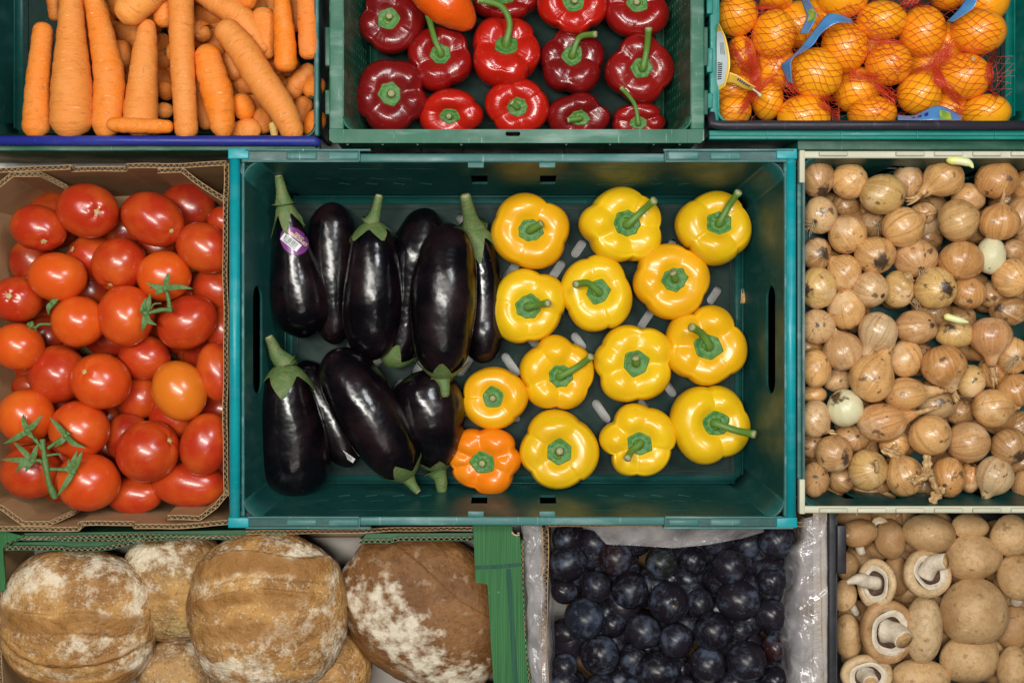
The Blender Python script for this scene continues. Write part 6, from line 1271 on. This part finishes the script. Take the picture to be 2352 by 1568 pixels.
for i, (x, y, rx, ry, lev, ax, col, stem, lm, lab, kind) in enumerate(MU):
    X, Y = q('k', x, y); z = -.050 - .019 * lev; c = P(X, Y, z); a, b = L(ql('k', rx), z) * 1.05, L(ql('k', ry), z) * 1.07; Rm = (a + b) / 2; R0 = rotto((0, 0, 1), ax); lab = lab or 'mushroom low in the crate, glimpsed in a dark gap between upper mushrooms'
    lip = .66 if kind != 'ring' else .56
    def fn(t, ph):
        n = 59; i_ = t * n; rr = np.interp(i_, np.arange(60), CAPP[:, 0]); zz = np.interp(i_, np.arange(60), CAPP[:, 1]); k = 1 + .035 * np.sin(ph * 2 + i) + .02 * np.sin(ph * 3 + i * 2)
        V = np.stack([rr * k * np.cos(ph), rr * k * np.sin(ph), zz], 1); V *= (1 + .035 * noise(V, 1500 + i, 2.6) + .008 * noise(V, 1700 + i, 9))[:, None]; return V
    # open surface (no bottom pole)
    nu, nv = 52, 34; t = np.linspace(0, 1, nv + 1)[1:]; ph = np.arange(nu) * 2 * math.pi / nu; TT, PH = np.meshgrid(t, ph, indexing='ij'); TT = np.r_[0, TT.ravel()]; PH = np.r_[0, PH.ravel()]
    V = fn(TT, PH); F = ringfaces(nv, nu, 0, None, 1); U = np.stack([np.cos(PH), np.sin(PH), TT], 1)
    W = V @ R0.T; lo, hi = W[:, :2].min(0), W[:, :2].max(0); sc = np.array([2 * a / (hi[0] - lo[0]), 2 * b / (hi[1] - lo[1]), Rm]); sh = np.array([*(-(lo + hi) / 2), 0])
    fin = lambda V_: (np.asarray(V_, float) @ R0.T + sh) * sc
    bz = fin(V)[:, 2].min(); o = c + [0, 0, bz]; up = np.array([0, 0, -bz])
    T = thing('mushroom', lab, 'mushroom', o, 'brown mushrooms in the black crate')
    K = np.clip((TT - .86) * 6, 0, .8); part('cap', G().add(fin(V) + up, F, U, K), M['mush'], T, color=tuple(np.clip(np.array(col) * np.random.default_rng(i).uniform(.9, 1.1), 0, 1)))
    # underside: veil ring then gills (a concave dish)
    def uf(t, ph): rr = .70 * (1 - t * .999); zz = np.interp(t, [0, .12, .3, .45, 1], [-.41, -.43, -.36, -.12, -.06]); k = 1 + .03 * np.sin(ph * 5 + i) * (t < .4); return np.stack([rr * k * np.cos(ph), rr * k * np.sin(ph), zz], 1)
    tt = np.linspace(0, .30, 6); T2, P2 = np.meshgrid(tt, ph, indexing='ij'); part('veil', G().add(fin(uf(T2.ravel(), P2.ravel())) + up, [f[::-1] for f in ringfaces(6, nu, None, None)], np.stack([np.cos(P2.ravel()), np.sin(P2.ravel()), T2.ravel()], 1)), M['mushin'], T)
    tt = np.linspace(.30, .98, 8); T2, P2 = np.meshgrid(tt, ph, indexing='ij'); part('gills', G().add(fin(uf(T2.ravel(), P2.ravel())) + up, [f[::-1] for f in ringfaces(8, nu, None, None)], np.stack([np.cos(P2.ravel()), np.sin(P2.ravel()), T2.ravel()], 1)), M['gill'], T)
    if kind != 'cap' or stem:
        b0 = fin([[0, 0, -.05]])[0]; axw = -(R0 @ np.array([0, 0, 1.])); zs = b0[2]
        if stem: pts = [b0] + [P(*q('k', sx, sy), z + max(zs + axw[2] * Rm * .35 * (j + 1), -.2)) - c for j, (sx, sy) in enumerate(stem)]
        else: pts = [b0, b0 + axw * Rm * .45]
        pp = cat(pts, 12); rs = Rm * (.36 if kind == 'ring' else .30); pr = np.interp(np.linspace(0, 1, 12), [0, .3, .8, 1], [1.15, .95, .92, .88]) * rs
        if i == 9: pr = pr * np.interp(np.linspace(0, 1, 12), [0, .5, 1], [.8, 1, .25])
        V, F, U = tube(pp, pr, 18); V = V + noise(V, i, 300)[:, None] * Rm * .02; st_ = part('stem', G().add(V + up, F, U), M['mushin'], T)
        d = pp[-1] - pp[-2]; d /= np.linalg.norm(d)
        if i != 9: V, F, U = tube([pp[-1] - d * .0005, pp[-1] + d * .0006], pr[-1] * .9, 16); part('cut_face', G().add(V + up, F, U), M['mushin'] if i in (0, 14) else M['husk'], st_)
# ================================================================== plums
PD = (.010, .008, .012)
PL = [(370, 425, 132, .1), (370, 250, 115, .8), (712, 390, 122, .3), (1045, 420, 118, .4), (1265, 410, 102, .4), (1532, 450, 132, .1), (1870, 262, 132, .2), (1832, 550, 105, .4), (575, 592, 112, .3), (815, 620, 132, 0), (1095, 702, 148, -.3),
      (1320, 712, 106, .7), (1592, 690, 148, -.1), (345, 625, 92, .4), (490, 822, 145, -.3), (692, 860, 98, .8), (910, 912, 125, .1), (1145, 980, 132, .1), (1412, 912, 142, -.2), (1605, 905, 92, .8), (1825, 790, 118, .2), (600, 1080, 142, -.1),
      (360, 930, 100, 1.3), (350, 1165, 92, .4), (830, 1120, 112, .6), (1010, 1195, 142, -.1), (1372, 1150, 135, 0), (1652, 1130, 148, -.1), (1855, 1030, 92, 1), (1185, 1180, 72, 1.2), (1550, 1300, 122, .2), (1215, 1310, 85, .4), (1855, 1265, 102, .3), (345, 1280, 112, .2), (600, 1330, 120, .5), (860, 1350, 110, .5),
      (560, 280, 120, 1.2), (860, 250, 120, 1.2), (1150, 240, 120, 1.3), (1450, 250, 125, 1.1), (1660, 290, 100, 1.2)]
plm = {10: ('the plum with a stem pit', 'bloomed dark plum with a tiny orange stem pit in its centre'), 14: ('the bluest plum', 'blue-bloomed plum with marbled powdery skin, left side'), 2: ('the reddish plum', 'reddish dark plum near the top left under the liner flap'), 3: ('the greenish plum', 'dull greenish black plum below the liner flap'),
       18: ('the plum with blue edge', 'dark plum with a pale blue smear at its lower right'), 21: ('the plum with pale nicks', 'dark plum with three pale nicks, lower left'), 12: ('the glossy black plum', 'large glossy black plum right of the centre'), 27: ('the large lower right plum', 'large black plum near the bottom right'),
       9: ('the grooved plum', 'dark plum with blue bloom along its groove, upper left of centre'), 6: ('the top right plum', 'shadowed plum in the top right corner of the liner'), 25: ('the bottom middle plum', 'large plum at the bottom middle of the photo'), 28: (None, 'wine-red plum low beside the right liner fold'), 0: ('the upper left plum', 'big scuffed plum in the upper left corner of the liner')}
items = []
for i, (x, y, r_, lev) in enumerate(PL):
    X, Y = q('p', x, y); l = plm.get(i, (None, None)); items.append(dict(x=X, y=Y, r=r_, lev=lev, lm=l[0], lab=l[1], adj='black' if lev < .8 else 'half hidden black'))
autolabel(items, 'plum'); rr_ = random.Random(4)
for i in range(110):
    items.append(dict(x=1280 + rr_.random() * 610, y=1235 + rr_.random() * 380, r=136, lev=1.5 + rr_.random() * .7, lab='dark plum low in the carton, glimpsed in the gaps between upper plums'))
for i, it in enumerate(items):
    z = -.052 - .018 * it['lev']; c = P(it['x'], it['y'], z); r = np.random.default_rng(2000 + i); Rm = L(ql('p', it['r']), z); d = np.array([r.normal(), r.normal(), r.normal() * .8]); d /= np.linalg.norm(d)
    if i == 10: d = np.array([.12, -.02, .98])
    if i == 14: d = np.array([.35, -.25, .8])
    R0 = rotto((0, 0, 1), d) @ rz(r.uniform(0, 6.28)); el = r.uniform(.96, 1.12)
    def fn(t, ph):
        th = t * math.pi; rr = 1 - .10 * np.exp(-(th / .20) ** 2) - .035 * np.exp(-(np.minimum(ph, 2 * math.pi - ph) / .16) ** 2) * np.sin(th); D = np.stack([np.sin(th) * np.cos(ph), np.sin(th) * np.sin(ph), np.cos(th) * el], 1) * rr[:, None]; W = D @ R0.T; return W * (1 + .015 * noise(W, 2100 + i, 2.5))[:, None] * Rm
    V, F, U = blob(fn, 44, 28); col = {2: (.018, .008, .009), 28: (.024, .008, .009), 3: (.011, .012, .009), 14: (.013, .015, .024)}.get(i, tuple(np.array(PD) * r.uniform(.8, 1.5)))
    T = thing('plum', it['lab'], 'plum', c - [0, 0, Rm], 'dark plums in the lined carton'); part('flesh', G().add(V + [0, 0, Rm], F, U), M['plum'], T, color=col)
    p = R0 @ np.array([0, 0, .91 * el]) * Rm + [0, 0, Rm]
    if i == 10:
        V, F, U = blob(lambda t, ph: np.stack([np.sin(t * math.pi) * np.cos(ph) * .0012, np.sin(t * math.pi) * np.sin(ph) * .0012, np.cos(t * math.pi) * .0008], 1) + p, 8, 6); part('stem_pit', G().add(V, F, U), M['husk'], T)
# ================================================================== loaves
def loaf(lab, x, y, rx, ry, z, h, ang, slashes, skin='bread', col=(.34, .165, .050), seed=0, sq=2.25, flour=None, tilt=(0, 0), rings=()):
    """low dome with slashes; slashes: (offset along local y, half width, curve, depth) in units of the loaf"""
    c = P(x, y, z); a, b = L(rx, z), L(ry, z); rt = rz(R(ang)) @ raxis((1, 0, 0), R(tilt[0])) @ raxis((0, 1, 0), R(tilt[1])); nu, nv = 220, 150
    Km = []
    def fn(t, ph):
        th = t * math.pi; s = np.abs(np.sin(th)) ** .86; c1, s1 = np.cos(ph), np.sin(ph); e = (np.abs(c1) ** sq + np.abs(s1) ** sq) ** (-1 / sq)
        X, Y, Z_ = s * c1 * e, s * s1 * e, np.sign(np.cos(th)) * np.abs(np.cos(th)) ** 1.05; V = np.stack([X, Y, Z_], 1)
        n1 = noise(V, seed, 2.4); n2 = noise(V, seed + 1, 7); n3 = noise(V, seed + 2, 24); disp = .034 * n1 + .024 * n2 + .010 * n3 + .004 * noise(V, seed + 4, 60); K = np.zeros(len(t)); top = np.clip(Z_ * 4, 0, 1)
        for (yo, hw, cv, dp) in slashes:
            d = Y - yo - cv * X ** 2 - .035 * np.sin(X * 4 + seed) - .02 * n2; band = np.exp(-(d / (hw * (1 + .35 * n2 + .2 * n3))) ** 4) * np.clip(.75 + .5 * n1, 0, 1) * np.clip((.98 - np.abs(X)) * 4, 0, 1); bell = np.exp(-(d / hw) ** 2)
            saw = np.clip((d + hw) / (2 * hw), 0, 1) * np.clip((hw * 1.05 - d) / .035, 0, 1); rag = noise(V * [1, 3, 1], seed + 9, 14) * .25 + noise(V, seed + 10, 40) * .15
            disp += top * dp * (1.25 * saw - .45 * bell - .45 * np.exp(-((d + hw * 1.1) / .03) ** 2) + rag * band) * np.clip((1.0 - np.abs(X)) * 3, 0, 1)
            K = np.maximum(K, band * top)
        if flour: K = flour(V, K)
        for (qx, qy, qr) in rings: d = np.hypot(X - qx, Y - qy); disp -= top * .012 * np.exp(-((d - qr) / .012) ** 2)
        Km.append(K); V = V * (1 + disp)[:, None]; return (V * [a, b, h]) @ rt.T
    V, F, U = blob(fn, nu, nv); o = c - [0, 0, h]; solo('bread_loaf', lab, 'loaf', G().add(V + [0, 0, h], F, U, Km[0]), M[skin], o, color=col, group='round loaves in the green carton')
X, Y = q('e', 655, 880)
loaf('round floured loaf with wide curved slashes at the left', X, Y, ql('e', 630), ql('e', 600), -.050, .050, -4, [(.08, .15, .05, .05), (-.50, .06, .42, .07), (-.86, .14, .45, .04)], seed=1, sq=2.5, tilt=(3, 0))
loaf('tall round loaf with floury ridges and a small ring mark, middle of the carton', 617, 1408, 184, 187, -.040, .055, 3, [(.66, .12, -.14, .06), (.30, .09, -.12, .06), (-.12, .13, .04, .02)], seed=2, sq=2.3, rings=((.06, -.10, .085),))
X, Y = q('f', 1480, 790)
def dfl(V, K): d = V[:, 1] + .40 + .10 * np.sin(V[:, 0] * 3); return np.clip(.80 - (np.abs(d) / .60) ** 2 + .30 * noise(V, 77, 8) + .3 * noise(V, 78, 22), 0, 1) * (V[:, 2] > -.1)
loaf('dark crusted loaf with white flour stripe beside the green post', X, Y, ql('f', 760), ql('f', 610), -.074, .048, -36, [(.35, .12, .1, .03)], 'darkbread', (.16, .066, .020), 3, 2.3, flour=dfl)
loaf('pale loaf standing behind, between the two big loaves', 402, 1345, 118, 124, -.075, .045, 2, [(-.12, .22, 0, .02)], seed=4, sq=3, col=(.42, .29, .11))
loaf('greyish floury loaf low between the two big loaves', 410, 1545, 95, 85, -.085, .045, 10, [(-.5, .3, .2, .05)], seed=5, col=(.34, .22, .11))
loaf('brown loaf at the bottom edge below the tall round one', 745, 1540, 108, 110, -.084, .045, 0, [], seed=6, col=(.38, .19, .06))
loaf('sliver of brown loaf at the bottom edge under the dark crusted one', 1100, 1640, 80, 75, -.085, .035, 0, [], seed=7, col=(.34, .15, .045))
